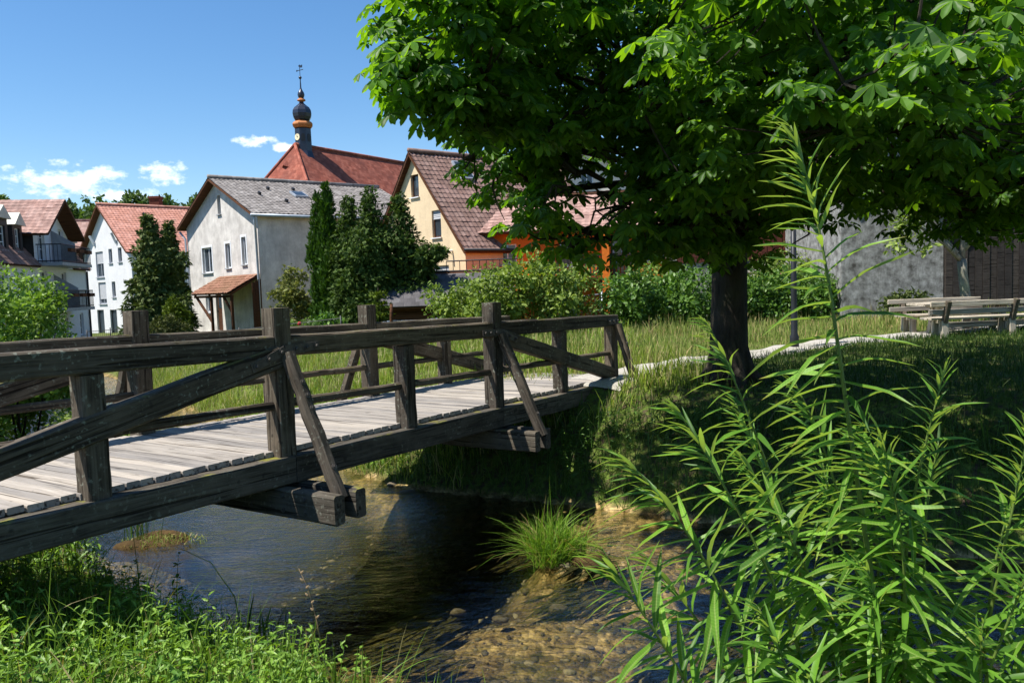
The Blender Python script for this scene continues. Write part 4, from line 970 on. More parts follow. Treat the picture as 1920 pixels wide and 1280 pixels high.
M['grass_bright'] = m_leaf('meadow_grass', (.10,.19,.020), (.28,.36,.055), .3, (1.3,1.3,.5), .6, .2, sc=.8, dry=(.32, (.42,.38,.18)))
M['grass_straw'] = m_leaf('straw_grass', (.11,.18,.028), (.30,.36,.10), .3, (1.1,1.1,.6), .7, .15, sc=.6, dry=(.2, (.44,.35,.17)))
M['grass_shade'] = m_leaf('lawn_grass', (.018,.045,.007), (.055,.10,.015), .25, (1.4,1.5,.5), .55, .25, sc=1.2)  # green lowered so the tree shade is partly in the lawn colour
M['grass_bank'] = m_leaf('bank_grass', (.022,.062,.008), (.085,.165,.020), .3, (1.5,1.5,.5), .5, .3, sc=1.5, dry=(.04, (.20,.16,.07)))  # darkened green, deepens the shade on the bank by colour
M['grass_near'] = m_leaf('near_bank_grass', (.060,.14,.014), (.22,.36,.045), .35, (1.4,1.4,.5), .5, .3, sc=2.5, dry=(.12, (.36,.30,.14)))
M['grass_tuft'] = m_leaf('tuft_grass', (.08,.19,.014), (.24,.40,.04), .35, (1.4,1.4,.5), .5, .3, dry=(.13, (.36,.27,.11)))
M['weed'] = m_leaf('bank_weed_leaf', (.070,.17,.018), (.26,.42,.06), .32, (1.5,1.5,.5), .45, .35, sc=5)

def plant(name, label, cat, pos, lobes, n, size, tpl, mat, trunk=None, group=None, up=.35, droop=0., jit=.6, bias=3.5, stems=0, part='crown', barkm='bark'):
    x, y, z = pos; t_ = thing(name, (x, y, z), label, cat, group)
    V, P = foliage(lobes, n, size, tpl, up, droop, jit, bias)
    o = meshobj(part, fastmesh(part, V, P), M[mat], t_)
    if trunk:
        m = MB(); h_, r_ = trunk; pts = [(x+random.uniform(-.03,.03)*h_*i/3, y+random.uniform(-.03,.03)*h_*i/3, z-.15+(h_+.15)*i/4) for i in range(5)]
        m.tube(pts, [r_*(1-.17*i) for i in range(5)], 8)
        for i in range(7):
            L = random.choice(lobes); f = random.uniform(.45, .95); a = Vector(pts[0]).lerp(Vector(pts[-1]), f); m.tube([a, a.lerp(Vector(L[:3]), .5)+Vector((0,0,.05*h_)), Vector(L[:3])], [r_*.4, r_*.25, r_*.1], 5)
        m.build('trunk', M[barkm], t_, None, True)
    for i in range(stems):
        L = random.choice(lobes); q = (x+random.uniform(-.15,.15), y+random.uniform(-.15,.15), z-.1)
        MB().tube([q, (Vector(q)+Vector(L[:3]))/2+Vector((0,0,.15)), L[:3]], [.03,.02,.008], 5).build('stem', M[barkm], t_, None, True)
    return t_

# ---- shrubs and trees in the gardens
def gz(x, y): return hz(x, y)-.03
p_ = (-15.1, 34, gz(-15.1, 34)); plant('spruce_tree', 'tall dark green conifer in front of the white house', 'tree', p_, blob_lobes(p_, (1.45,1.5,6.0), 120, .38, 'cone')+blob_lobes((p_[0]+.2,p_[1],p_[2]+.3), (1.15,1.1,4.7), 50, .38), 18000, .19, SPRAY, 'f_conifer', (5.0,.16), up=.5, droop=.35, jit=.5)
p_ = (-16.05, 38.2, gz(-16.05, 38.2)); plant('spruce_tree', 'darker conifer squeezed behind the tall one beside the grey house', 'tree', p_, blob_lobes(p_, (.95,1.0,5.7), 80, .36, 'cone'), 9000, .2, SPRAY, 'f_conifer', (4.2,.13), up=.5, droop=.3, jit=.5)
p_ = (-13.86, 33, gz(-13.86, 33)); plant('clipped_thuja', 'clipped round topped yellow green thuja beside the grey house', 'shrub', p_, blob_lobes(p_, (.58,.58,2.35), 40, .36, 'column')+[(p_[0],p_[1],p_[2]+1.2,.55,.55,1.1)], 4200, .12, SPRAY_N, 'f_gold', up=.8, jit=.3, bias=9)
p_ = (-13.5, 31, gz(-13.5, 31)); plant('olive_bush', 'rounded brownish olive bush below the clipped thuja', 'shrub', p_, blob_lobes(p_, (1.0,.9,1.95), 34, .36), 5200, .15, SPRAY_N, 'f_olive', jit=.7, stems=4)
p_ = (-9.8, 36.6, gz(-9.8, 36.6)); plant('wispy_shrub', 'pale yellowish wispy shrub against the grey house wall', 'shrub', p_, blob_lobes(p_, (1.0,.9,4.0), 34, .36), 2600, .22, SPRAY_N, 'f_pale', jit=.8, stems=6, bias=1.6)
p_ = (-8.0, 34, gz(-8.0, 34)); plant('columnar_thuja', 'shorter of the two narrow columnar thujas beside the grey house', 'tree', p_, blob_lobes(p_, (.44,.44,6.0), 60, .30, 'column'), 5200, .20, SPRAY_N, 'f_thuja', (3,.08), 'columnar thujas', up=1.2, droop=-1.4, jit=.3)
p_ = (-7.45, 33.4, gz(-7.45, 33.4)); plant('columnar_thuja', 'taller of the two narrow columnar thujas, pointed above the ridge', 'tree', p_, blob_lobes(p_, (.46,.46,6.35), 64, .32, 'column'), 6000, .20, SPRAY_N, 'f_thuja', (3,.08), 'columnar thujas', up=1.2, droop=-1.4, jit=.3)
def yew(pos, r, n, lab):
    x, y = pos; p_ = (x, y, gz(x, y)); L = blob_lobes(p_, r, n, .5, 'cone') + blob_lobes((p_[0], p_[1], p_[2]+.6), (r[0]*.9, r[1]*.9, r[2]*.72), n//2, .45)
    plant('yew_tree', lab, 'tree', p_, L, n*130, .17, SPRAY, 'f_yew', (r[2]*.8,.13), 'yew trees beside the shed', up=.5, droop=.25, jit=.7, bias=2.6)
yew((-6.5, 33.0), (1.0,1.0,5.75), 70, 'slim yew tree touching the columnar thujas')
yew((-5.45, 32.0), (1.15,1.1,5.85), 85, 'dark middle yew tree with pointed top')
yew((-4.35, 32.6), (1.35,1.2,5.6), 95, 'broad yew tree with a branch reaching over the yellow house')
p_ = (-3.0, 32.2, 3.9); tmp = blob_lobes((-3.3,32.2,3.6), (.75,.5,1.1), 16, .26)
o = meshobj('branch_foliage', fastmesh('branch_foliage', *foliage(tmp, 1000, .24, SPRAY, .5, .2, .7, 2.5)), M['f_yew'], bpy.data.objects['yew_tree.002'])
p_ = (-6.6, 29, gz(-6.6, 29)); plant('laurel_bush', 'small glossy laurel bush behind the wire fence', 'shrub', p_, blob_lobes(p_, (.55,.5,1.3), 18, .26), 1100, .15, LEAF_O, 'f_hedge', jit=.7, stems=3)
p_ = (-7.5, 29.2, gz(-7.5, 29.2)); plant('flower_shrub', 'low leafy shrub with one red bloom by the fence', 'shrub', p_, blob_lobes(p_, (.7,.5,1.0), 18, .24), 1300, .11, LEAF_O, 'f_shrub', jit=.7, stems=2)
M['red'] = m_plain('red_petal', (.55,.02,.03), .5, .2, 10, 0)
rb = [rock_mesh(5, 2, (.07,.07,.06))]; meshobj('bloom', rb[0], M['red'], bpy.data.objects['flower_shrub'], Matrix.Translation((-7.62, 28.75, 1.95)))
p_ = (-4.75, 28.8, gz(-4.75, 28.8)); plant('young_fir', 'yellow green young fir between the yews and the railing', 'tree', p_, [(p_[0]+math.cos(a)*r_, p_[1]+math.sin(a)*r_, p_[2]+.25+.36*k-.1*r_, .17,.17,.05) for k in range(5) for a in np.arange(0, 6.28, .8) for r_ in (.15,.35,.52-.08*k) if r_ < .62-.11*k], 1900, .14, SPRAY_N, 'f_gold', (1.95,.04), up=.9, jit=.3)
def elder(pos, r, n, lab, nm='elder_shrub', mat='f_elder', size=.13, grp='shrubs beyond the bridge', tpl=LEAF_O, dens=80, sr=.36):
    x, y = pos; p_ = (x, y, gz(x, y)); plant(nm, lab, 'shrub', p_, blob_lobes(p_, r, n, sr), int(n*dens), size, tpl, mat, None, grp, jit=.75, stems=6, bias=2.6, part='foliage')
elder((-1.75, 26.0), (1.05,.9,2.0), 40, 'smaller bright shrub in front of the garden shed')
elder((-.35, 25.2), (1.2,1.0,2.5), 56, 'loose pale green shrub right of the shed roof')
elder((1.25, 25.4), (1.45,1.1,2.75), 70, 'tallest pale green shrub in front of the orange house')
elder((3.75, 25.0), (1.15,1.0,2.05), 56, 'glossy dark hedge bush right behind the bridge end', 'hedge_bush', 'f_hedge')
elder((5.35, 25.8), (1.2,1.0,2.15), 56, 'dark hedge bush left of the chestnut trunk', 'hedge_bush', 'f_hedge')
elder((4.7, 27.8), (1.5,1.0,2.5), 50, 'sunny yellow green bush behind the dark hedge bushes', 'hedge_bush', 'f_elder')
elder((6.9, 26.4), (1.0,.9,2.1), 40, 'hedge bush half hidden by the chestnut trunk', 'hedge_bush', 'f_hedge')
elder((8.3, 26.2), (1.25,1.0,1.75), 56, 'trimmed hedge bush between trunk and lamp post', 'hedge_bush', 'f_hedge')
elder((9.85, 26.4), (1.2,1.0,1.75), 50, 'trimmed hedge bush right of the lamp post', 'hedge_bush', 'f_hedge')
elder((10.0, 28.6), (1.6,.9,2.7), 40, 'taller pale bush behind the trimmed hedge', 'hedge_bush', 'f_elder')
elder((12.0, 24.4), (.65,.35,1.0), 22, 'small dark shrub against the patchy plaster wall', 'wall_shrub', 'f_conifer', .16, None, SPRAY_N)
# left bank willow shrubs
p_ = (-10.4, 16.6, gz(-10.4, 16.6)); plant('riverside_willow', 'bright bushy willow at the left edge beyond the bridge', 'shrub', p_, blob_lobes(p_, (1.35,1.4,4.1), 110, .36), 19000, .095, LEAF_D, 'f_willow_far', jit=.8, stems=8, bias=2.2, part='foliage')
p_ = (-8.5, 15.9, gz(-8.5, 15.9)); plant('riverside_willow', 'low yellow green willow bush in front of the taller willow', 'shrub', p_, blob_lobes(p_, (.9,.9,1.75), 50, .28), 8500, .085, LEAF_D, 'f_elder', jit=.8, stems=6, bias=2.2, part='foliage')
p_ = (-12.3, 18.6, gz(-12.3, 18.6)); plant('riverside_willow', 'darker willow at the picture edge behind the bright one', 'shrub', p_, blob_lobes(p_, (1.4,1.3,3.3), 60, .40), 8500, .11, LEAF_D, 'f_shrub', jit=.8, stems=6, bias=2.2, part='foliage')
# small tree by the plaster wall
p_ = (12.55, 22, gz(12.55, 22)); t_ = thing('small_maple', p_, 'small pale trunked tree in front of the plaster wall', 'tree')
m = MB(); m.tube([(12.62,22,p_[2]-.1),(12.5,22,2.4),(12.42,22,3.0),(12.4,22,3.35)], [.15,.125,.115,.12], 10)
for e_ in (((12.4,22,3.3),(11.8,21.8,3.8),(10.9,21.6,4.35)), ((12.4,22,3.3),(12.45,22,4.0),(12.5,22.1,4.9)), ((12.2,21.9,3.5),(11.6,22.2,4.4),(11.2,22.3,5.2)), ((12.42,22,3.6),(13.1,22,4.3),(13.6,22,5.0))): m.tube(e_, [.085,.06,.025], 7)
m.build('trunk', M['bark_pale'], t_, None, True)
L = [(10.7,21.6,4.3,.5,.5,.35),(11.3,21.8,4.9,.6,.6,.4),(11.9,22,5.5,.7,.7,.5),(12.6,22.1,5.3,.7,.7,.5),(13.5,22,5.2,.7,.7,.5),(10.4,21.5,3.8,.35,.35,.3),(11.1,22.2,5.4,.6,.6,.5),(12.2,22.3,6.2,.9,.9,.6),(11.2,21.6,3.75,.3,.3,.25)]
meshobj('crown', fastmesh('crown', *foliage(L, 2600, .15, LEAF_O, .6, 0, .7, 2)), M['f_elder'], t_)

# ---- trees on the wooded hill
ht = [(-95,150,24,6.5),(-84,158,22,5.5),(-70,140,21.5,5.5),(-76,165,25,6.5),(-62,150,22.5,5.5),(-54,160,23,5.5),(-104,165,24,6),(-47,170,24.5,6),(-66,172,25,6),(-88,172,25,6),(-38,175,23,5.5)]
desc = ['broad hilltop tree above the dark dormers', 'round hill tree just right of the broad one', 'dense dark hill tree between apartment block and white house', 'tall hill tree rising behind the dense one', 'hill tree right behind the white gable', 'pale hill tree left of the chimney', 'hill tree at the far left edge', 'small hill tree behind the timbered house', 'airy hill tree with thin top', 'hill tree behind the dormer ridge', 'rounded treetop between timbered house and church']
for (x, y, zt, w_), d_ in zip(ht, desc):
    zb = hz(x, y); hgt_ = zt-zb; p_ = (x, y, zb)
    plant('hill_tree', d_, 'tree', p_, blob_lobes((x,y,zb+hgt_*.22), (w_*.55,w_*.5,hgt_*.78), 46, w_*.17), 2600, .75, LEAF_O, 'f_far', (hgt_*.6,.3), 'trees on the wooded hill', jit=.8, bias=2.5)
# treeline far behind, all round the valley
L = []
for a in np.arange(-100, 100, 1.1):
    if -36 < a < -8: continue
    r_ = 330+40*math.sin(a*.7); x, y = r_*math.sin(R(a)), r_*math.cos(R(a)); L.append((x, y, hz(x, y)+5+2*math.sin(a*1.9), 5.5, 5.5, 6.5))
o = meshobj('treeline', fastmesh('treeline', *foliage(L, 14000, 1.7, LEAF_O, .4, 0, .8, 3)), M['f_far']); tag(o, 'far wooded treeline along the valley side', 'treeline', kind='stuff')

# ------------------------------------------------------------------ horse chestnut
TRK = Vector((3.44, 12.6, 1.42))
chest = thing('chestnut_tree', TRK, 'large horse chestnut with dark trunk overhanging the stream', 'tree')
m = MB()
tp = [(3.44,12.6,1.0),(3.43,12.6,1.45),(3.42,12.6,1.9),(3.44,12.6,2.8),(3.47,12.62,3.8),(3.5,12.6,4.9),(3.6,12.5,6.4),(3.7,12.3,8.2),(3.7,12.1,10)]
tr_ = [.50,.36,.30,.275,.27,.25,.20,.14,.06]
m.tube(tp, tr_, 16)
for k in range(7):
    a = k*.9+.3; c_, s_ = math.cos(a), math.sin(a); L_ = random.uniform(.5,.85)
    m.tube([(3.44+c_*.16, 12.6+s_*.16, 2.1), (3.44+c_*.27, 12.6+s_*.27, 1.62), (3.44+c_*.45, 12.6+s_*.45, hz(3.44+c_*.45, 12.6+s_*.45)+.03), (3.44+c_*L_, 12.6+s_*L_, hz(3.44+c_*L_, 12.6+s_*L_)-.08)], [.10,.13,.10,.04], 7)
m.build('trunk', M['bark'], chest, None, True)
LOBES = [  # x, y, z, rx, ry, rz, clusters
 (3.9, 11.7, 8.8, 4.5, 4.3, 4.0, 480), (2.9, 10.6, 5.7, 3.1, 3.2, 1.8, 270), (1.3, 9.4, 5.1, 1.9, 2.0, 1.4, 110), (.9, 8.2, 4.85, 1.25, 1.2, 1.05, 66), (2.0, 8.0, 4.35, 1.8, 1.3, .9, 88), (1.0, 8.8, 4.05, 1.3, 1.2, .8, 46), (.85, 7.9, 3.78, .95, .8, .40, 22), (.3, 8.3, 4.1, .6, .6, .5, 18), (1.9, 8.6, 3.7, .9, .8, .35, 17), (2.6, 9.6, 4.1, 1.7, 1.5, .85, 60),
 (-1.3, 8.2, 8.3, 1.6, 1.6, 1.4, 75), (.7, 8.8, 8.2, 2.0, 2.0, 1.6, 95), (.05, 8.7, 4.75, .75, .8, .95, 42), (1.55, 8.1, 3.5, .35, .3, .2, 7), (.65, 8.3, 3.5, .3, .3, .15, 5), (2.5, 8.6, 3.55, .45, .3, .2, 8), (5.4, 8.0, 3.95, 1.7, 1.2, .55, 62), (3.0, 5.6, 4.15, .9, .7, .4, 22), (-1.15, 10.0, 8.4, 1.35, 1.35, 1.2, 60), (-2.1, 9.3, 8.7, 1.2, 1.2, 1.1, 48), (6.6, 10.8, 4.25, 1.2, 1.2, .7, 45), (7.4, 10.4, 4.4, 1.6, 1.4, .8, 50), (-.37, 6.7, 5.25, .82, .95, .74, 72), (.42, 7.2, 6.0, 1.1, 1.2, .95, 95), (.08, 6.1, 5.6, .68, .8, .6, 34), (-.68, 6.35, 4.76, .34, .4, .24, 13), (-.25, 6.4, 4.50, .42, .4, .26, 16), (.15, 6.8, 4.45, .4, .4, .3, 10),  # the high lobes left of the trunk are unseen, added to shade the bank
 (3.3, 7.2, 5.35, 2.4, 2.2, 1.65, 270), (6.6, 9.6, 6.0, 3.2, 3.6, 2.5, 360), (7.4, 11.8, 6.8, 3.2, 3.2, 2.8, 300), (5.2, 6.6, 4.9, 1.8, 1.6, 1.35, 150), (1.9, 5.4, 5.0, 1.1, .9, .65, 60), (2.35, 4.7, 4.25, .75, .5, .32, 20), (5.0, 8.4, 4.15, 1.5, 1.4, .7, 70), (2.1, 6.6, 4.3, 1.3, .9, .55, 50)]
def limb(pts, r0, r1, name='limb', n=8):
    pts = [Vector(p) for p in pts]; P = []
    for i in range(len(pts)-1):
        for k in range(4): P.append(pts[i].lerp(pts[i+1], k/4) + Vector((random.uniform(-1,1),random.uniform(-1,1),random.uniform(-1,1)))*.05)
    P.append(pts[-1]); rr = np.linspace(r0, r1, len(P))
    MB().tube(P, list(rr), n).build(name, M['bark'], chest, None, True); return P
NODES = []
for L in LOBES:
    c_ = Vector(L[:3]); st_z = min(c_.z-.4, max(3.6, c_.z*.72)); st_ = Vector((3.47, 12.6, st_z)); mid = st_.lerp(c_, .5)+Vector((0,0,.45))
    nr_ = L[1] < 8
    NODES += limb([st_, mid, c_], .035+.016*max(L[3:6]) if nr_ else .05+.022*max(L[3:6]), .010 if nr_ else .03)
    for k in range(2 if nr_ else int(3+L[3]*1.6)):
        d_ = Vector(unit(rng.normal(size=3))); e_ = c_ + Vector((d_.x*L[3], d_.y*L[4], d_.z*L[5]))*.85; s_ = random.choice(NODES[-6:])
        NODES += limb([s_, s_.lerp(e_, .5)+Vector((0,0,.12)), e_], .014 if nr_ else .035, .006 if nr_ else .012, 'branch', 6)
NA = np.array([tuple(p) for p in NODES])
# leaf templates
def leaflet(rows, widths, L, ang, droop, fold, v, f):
    o = len(v); c, s = math.cos(ang), math.sin(ang); ids = []
    for r, w in zip(rows, widths):
        z = -droop*(r*L)**1.7; x = r*L
        if w == 0: ids.append((len(v),)); v.append((x*c, x*s, z))
        else:
            k = len(v); v += [(x*c, x*s, z-fold*w), (x*c+s*w*L, x*s-c*w*L, z+fold*w*.5), (x*c-s*w*L, x*s+c*w*L, z+fold*w*.5)]; ids.append((k, k+1, k+2))
    for a, b in zip(ids[:-1], ids[1:]):
        if len(a) == 1 and len(b) == 3: f += [(a[0], b[1], b[0]), (a[0], b[0], b[2])]
        elif len(a) == 3 and len(b) == 3: f += [(a[0], a[1], b[1], b[0]), (a[2], a[0], b[0], b[2])]
        else: f += [(a[1], b[0], a[0]), (a[0], b[0], a[2])]
def chestnut_leaf(hi, seed):
    r_ = random.Random(seed); v, f = [], []
    n = 7 if hi else 6
    for i in range(n):
        q = (i-(n-1)/2)/((n-1)/2); L = (1-.42*abs(q)**1.4)*r_.uniform(.92, 1.08); a = q*R(128)+r_.uniform(-.07,.07); dr = .30+r_.uniform(-.12,.25)
        if hi: leaflet((0,.3,.62,.86,1), (0,.10,.205,.15,0), L, a, dr, .5, v, f)
        else: leaflet((0,.62,1), (0,.21,0), L, a, dr, .5, v, f)
    return v, f
HI = [chestnut_leaf(True, i) for i in range(3)]; LO = [chestnut_leaf(False, i+9) for i in range(3)]
CX, CN = [], []
for L in LOBES:
    n = L[6]; d_ = unit(rng.normal(size=(n,3))); r_ = rng.random(n)**(1/2.6); p_ = np.array(L[:3])+d_*r_[:,None]*np.array(L[3:6]); CX.append(p_); CN.append(d_)
CX = np.concatenate(CX); CN = np.concatenate(CN)
keep = ~((CX[:,1] < 4.1) | (CX[:,2] < 3.25))
# natural gaps between the lower boughs
for gx_, gy_, gz_, gr_ in ((.85,8.3,4.05,.55), (1.0,9.6,4.3,.6), (1.25,11.0,4.5,.7), (1.7,9.2,3.75,.5), (2.0,10.8,3.9,.6), (.1,8.6,3.9,.4), (3.1,9.0,3.75,.5), (1.5,8.2,5.2,.35), (1.9,10.2,5.7,.5), (2.2,12,6.3,.6), (4.6,8.2,6.0,.4), (5.4,10,6.8,.5)):
    keep &= ((CX-np.array((gx_, gy_, gz_)))**2).sum(1) > gr_**2
CX, CN = CX[keep], CN[keep]
# twigs
m_parts = MB(); 
dist_cam = np.linalg.norm(CX-np.array(CAM), axis=1)
for i in range(len(CX)):
    q = CX[i]; k = np.argmin(((NA-q)**2).sum(1)); a = Vector(NA[k]); b = Vector(q)
    if (b-a).length < 3.5: m_parts.tube([a, a.lerp(b, .5)+Vector((0,0,-.04)), b], [.014,.009,.005], 4, False)
o = m_parts.build('twigs', M['bark'], chest); o['kind'] = 'stuff'
lp, lax, lnr, lsc = [], [], [], []
for i in range(len(CX)):
    out = unit(CX[i]-np.array((3.5,12.5,CX[i][2]-1.2))); k = rng.integers(6, 10)
    a0 = rng.random()*6.28
    for j in range(k):
        a = a0 + j*6.28/k + rng.normal()*.25; hd = np.array([math.cos(a), math.sin(a), 0]); hd = unit(hd + out*.55*np.array([1,1,0])); pet = rng.uniform(.07, .21)
        base = CX[i] + hd*pet + np.array([0,0,rng.normal()*.07]) - out*rng.uniform(0,.2)
        ax = unit(hd + np.array([0,0,-rng.uniform(.25,.95)])); nr = unit(np.array([0,0,1.]) + hd*.5 + rng.normal(size=3)*.28)
        lp.append(base); lax.append(ax); lnr.append(nr); lsc.append(rng.uniform(.095, .175))
lp = np.array(lp); lax = np.array(lax); lnr = np.array(lnr); lsc = np.array(lsc)
ok = lp[:,2] > 3.1; lp, lax, lnr, lsc = lp[ok], lax[ok], lnr[ok], lsc[ok]
dc = np.linalg.norm(lp-np.array(CAM), axis=1)
fx = lp[:,0]/lp[:,1]; fz = (lp[:,2]-3.1)/lp[:,1]
inview = (np.abs(fx) < .64) & (fz < .37) & (lp[:,1] > 0)
order = np.argsort(np.where(inview, dc/lsc, 1e9)); near300 = order[:300]; rest = np.ones(len(lp), bool); rest[near300] = False
BM = basis(lax, lnr)
lm = []
for v, f in HI:
    me = bpy.data.meshes.new('chestnut_leaf'); me.from_pydata(v, [], f); me.update(); me.materials.append(M['f_chest_obj']); lm.append(me)
for q in near300:
    Mx = Matrix([list(r) for r in BM[q]*lsc[q]]).to_4x4(); Mx.translation = Vector(lp[q])
    put(bpy.data.objects.new('leaf', lm[q % 3]), chest, Mx)
parts = []
nearm = rest & (dc < 9.0); farm = rest & (dc >= 9.0)
sel = np.arange(len(lp)) % 3
for k in range(3):
    for mask, T_ in ((nearm, HI), (farm, LO)):
        q = mask & (sel == k)
        if q.any(): parts.append(inst_arrays(T_[k][0], T_[k][1], BM[q], lp[q], lsc[q]))
o = meshobj('crown', merge_mesh('crown', parts), M['f_chest'], chest); o['kind'] = 'stuff'

# ------------------------------------------------------------------ foreground willow
wil = thing('willow_shrub', (1.15, 2.15, hz(1.15, 2.15)), 'bright young willow with long narrow leaves at the stream edge', 'shrub')
def willow_leaf(seed):
    r_ = random.Random(seed); v, f = [], []; rows = (0,.1,.25,.45,.65,.83,1); ws = (.008,.030,.046,.050,.041,.024,0)
    bend = r_.uniform(.10,.75); tw = r_.uniform(-.9,.9); wv = r_.uniform(0,6)
    for r, w in zip(rows, ws):
        z = -bend*r**1.8 + .012*math.sin(r*9+wv); y0 = 0.0; a = tw*r; c, s = math.cos(a), math.sin(a)
        if w == 0: v.append((r, y0, z))
        else: v += [(r, y0, z-.012), (r, y0-w*c, z-w*s+.012), (r, y0+w*c, z+w*s+.012)]
    for i in range(5):
        a = i*3; b = a+3; f += [(a, a+1, b+1, b), (a+2, a, b, b+2)]
    f += [(15, 16, 18), (15, 18, 17)]
    return v, f
WL = [willow_leaf(i) for i in range(12)]
root = Vector((1.1, 2.15, hz(1.1, 2.15)))
# stems: tip, mid control, leaf spacing, leaf length
STEMS = [((.71,2.02,3.47),(.88,2.0,2.9),.0150,.165,1.0), ((.27,2.0,2.66),(.62,2.02,2.25),.0165,.155,.8), ((.215,1.95,2.44),(.45,1.98,1.98),.018,.150,.7), ((.425,2.05,2.77),(.72,2.08,2.35),.0165,.155,.8),
 ((.56,2.35,2.98),(.86,2.4,2.6),.017,.13,.7), ((1.10,2.05,2.84),(1.02,2.1,2.45),.017,.14,.7), ((1.30,2.0,2.70),(1.25,2.05,2.3),.018,.16,.7), ((.78,2.2,2.80),(.95,2.2,2.4),.016,.15,.8), ((.88,1.9,2.72),(.98,1.95,2.3),.016,.16,.8),
 ((.62,2.15,2.62),(.85,2.15,2.25),.017,.15,.7), ((1.42,2.2,2.52),(1.3,2.2,2.15),.018,.15,.7), ((.55,1.85,2.32),(.75,1.9,1.98),.018,.15,.6), ((1.18,1.8,2.42),(1.1,1.9,2.1),.017,.15,.7), ((.80,1.8,2.42),(.9,1.9,2.1),.018,.15,.7),
 ((1.02,2.3,2.68),(1.02,2.3,2.3),.017,.15,.7), ((.36,2.25,2.32),(.65,2.2,2.0),.019,.14,.6), ((.70,2.5,2.70),(.9,2.4,2.3),.018,.14,.7), ((1.32,1.75,2.20),(1.2,1.85,1.95),.019,.15,.6), ((.98,2.1,2.60),(1.02,2.1,2.25),.016,.15,.7), ((.42,1.8,2.08),(.66,1.9,1.85),.020,.14,.5), ((1.38,1.9,2.62),(1.28,2.0,2.2),.018,.15,.7), ((1.05,1.75,2.30),(1.05,1.85,2.0),.018,.15,.7), ((.66,1.75,2.18),(.8,1.85,1.9),.019,.15,.6), ((1.22,2.3,2.60),(1.16,2.25,2.2),.018,.15,.6), ((.90,2.35,2.55),(.95,2.3,2.2),.018,.14,.6)]
wp, wax, wnr, wsc = [], [], [], []
for si, (tip, mid, spc, ll, dens) in enumerate(STEMS):
    tip = Vector(tip); mid = Vector(mid); rt = root + Vector((random.uniform(-.16,.16), random.uniform(-.14,.14), 0)); n = 46; P = []
    for i in range(n+1):
        t = i/n; P.append(rt*(1-t)**2 + mid*2*t*(1-t) + tip*t*t + Vector((.010*math.sin(t*9+si), .012*math.cos(t*7+si*2), 0)))
    r0 = .0085 if si else .0105
    MB().tube(P, list(np.linspace(r0, .0016, n+1)), 7).build('stem', M['stem_green'], wil, None, True)
    cum = np.concatenate(([0], np.cumsum([(P[i+1]-P[i]).length for i in range(n)]))); tot = cum[-1]; d = tot*.22; k = 0; a0 = random.uniform(0, 6)
    while d < tot:
        j = min(n-1, int(np.searchsorted(cum, d)-1)); f_ = (d-cum[j])/(cum[j+1]-cum[j]); p_ = P[j].lerp(P[j+1], f_); tg = (P[j+1]-P[j]).normalized(); rem = (tot-d)/tot
        a = a0 + k*2.4 + random.uniform(-.5,.5); u = tg.orthogonal().normalized(); w = tg.cross(u); rd = u*math.cos(a) + w*math.sin(a)
        # new leaves at the tip stand up, older ones spread and hang
        spread = min(1, .25+rem*3.2); ax = (tg*(1.15-spread*.75) + rd*spread + Vector((-.34,-.05,.06-.28*spread)) + Vector((random.uniform(-.25,.25),random.uniform(-.25,.25),random.uniform(-.3,.2)))*spread).normalized()
        nr = (Vector((0,0,1)) + tg*.7 - rd*.15 + Vector((random.uniform(-.35,.35),random.uniform(-.35,.35),0))).normalized()
        s = ll*1.30*(min(1, .30+rem*4.0))*random.uniform(.6,1.22)*(1 if rem < .55 else .9)
        wp.append(tuple(p_)); wax.append(tuple(ax)); wnr.append(tuple(nr)); wsc.append(s)
        d += spc*.84*random.uniform(.6,1.45)*(1 if rem > .1 else .45); k += 1
wp = np.array(wp); wax = np.array(wax); wnr = np.array(wnr); wsc = np.array(wsc); WB = basis(wax, wnr)
fx = wp[:,0]/wp[:,1]; fz = (wp[:,2]-3.1)/wp[:,1]; inv = (np.abs(fx) < .66) & (fz > -.52)
order = np.argsort(np.where(inv, np.linalg.norm(wp-np.array(CAM), axis=1)/wsc, 1e9)); big = order[:300]; rest = np.ones(len(wp), bool); rest[big] = False
lm = []
for v, f in WL:
    me = bpy.data.meshes.new('willow_leaf'); me.from_pydata(v, [], f); me.update(); me.materials.append(M['f_willow_obj']); lm.append(me)
for q in big:
    Mx = Matrix([list(r) for r in WB[q]*wsc[q]]).to_4x4(); Mx.translation = Vector(wp[q]); put(bpy.data.objects.new('leaf', lm[q % 12]), wil, Mx)
parts = []
for k in range(12):
    q = rest & (np.arange(len(wp)) % 12 == k)
    if q.any(): parts.append(inst_arrays(WL[k][0], WL[k][1], WB[q], wp[q], wsc[q]))
o = meshobj('foliage', merge_mesh('foliage', parts), M['f_willow'], wil); o['kind'] = 'stuff'
print('LEAVES chestnut', len(lp), 'willow', len(wp))

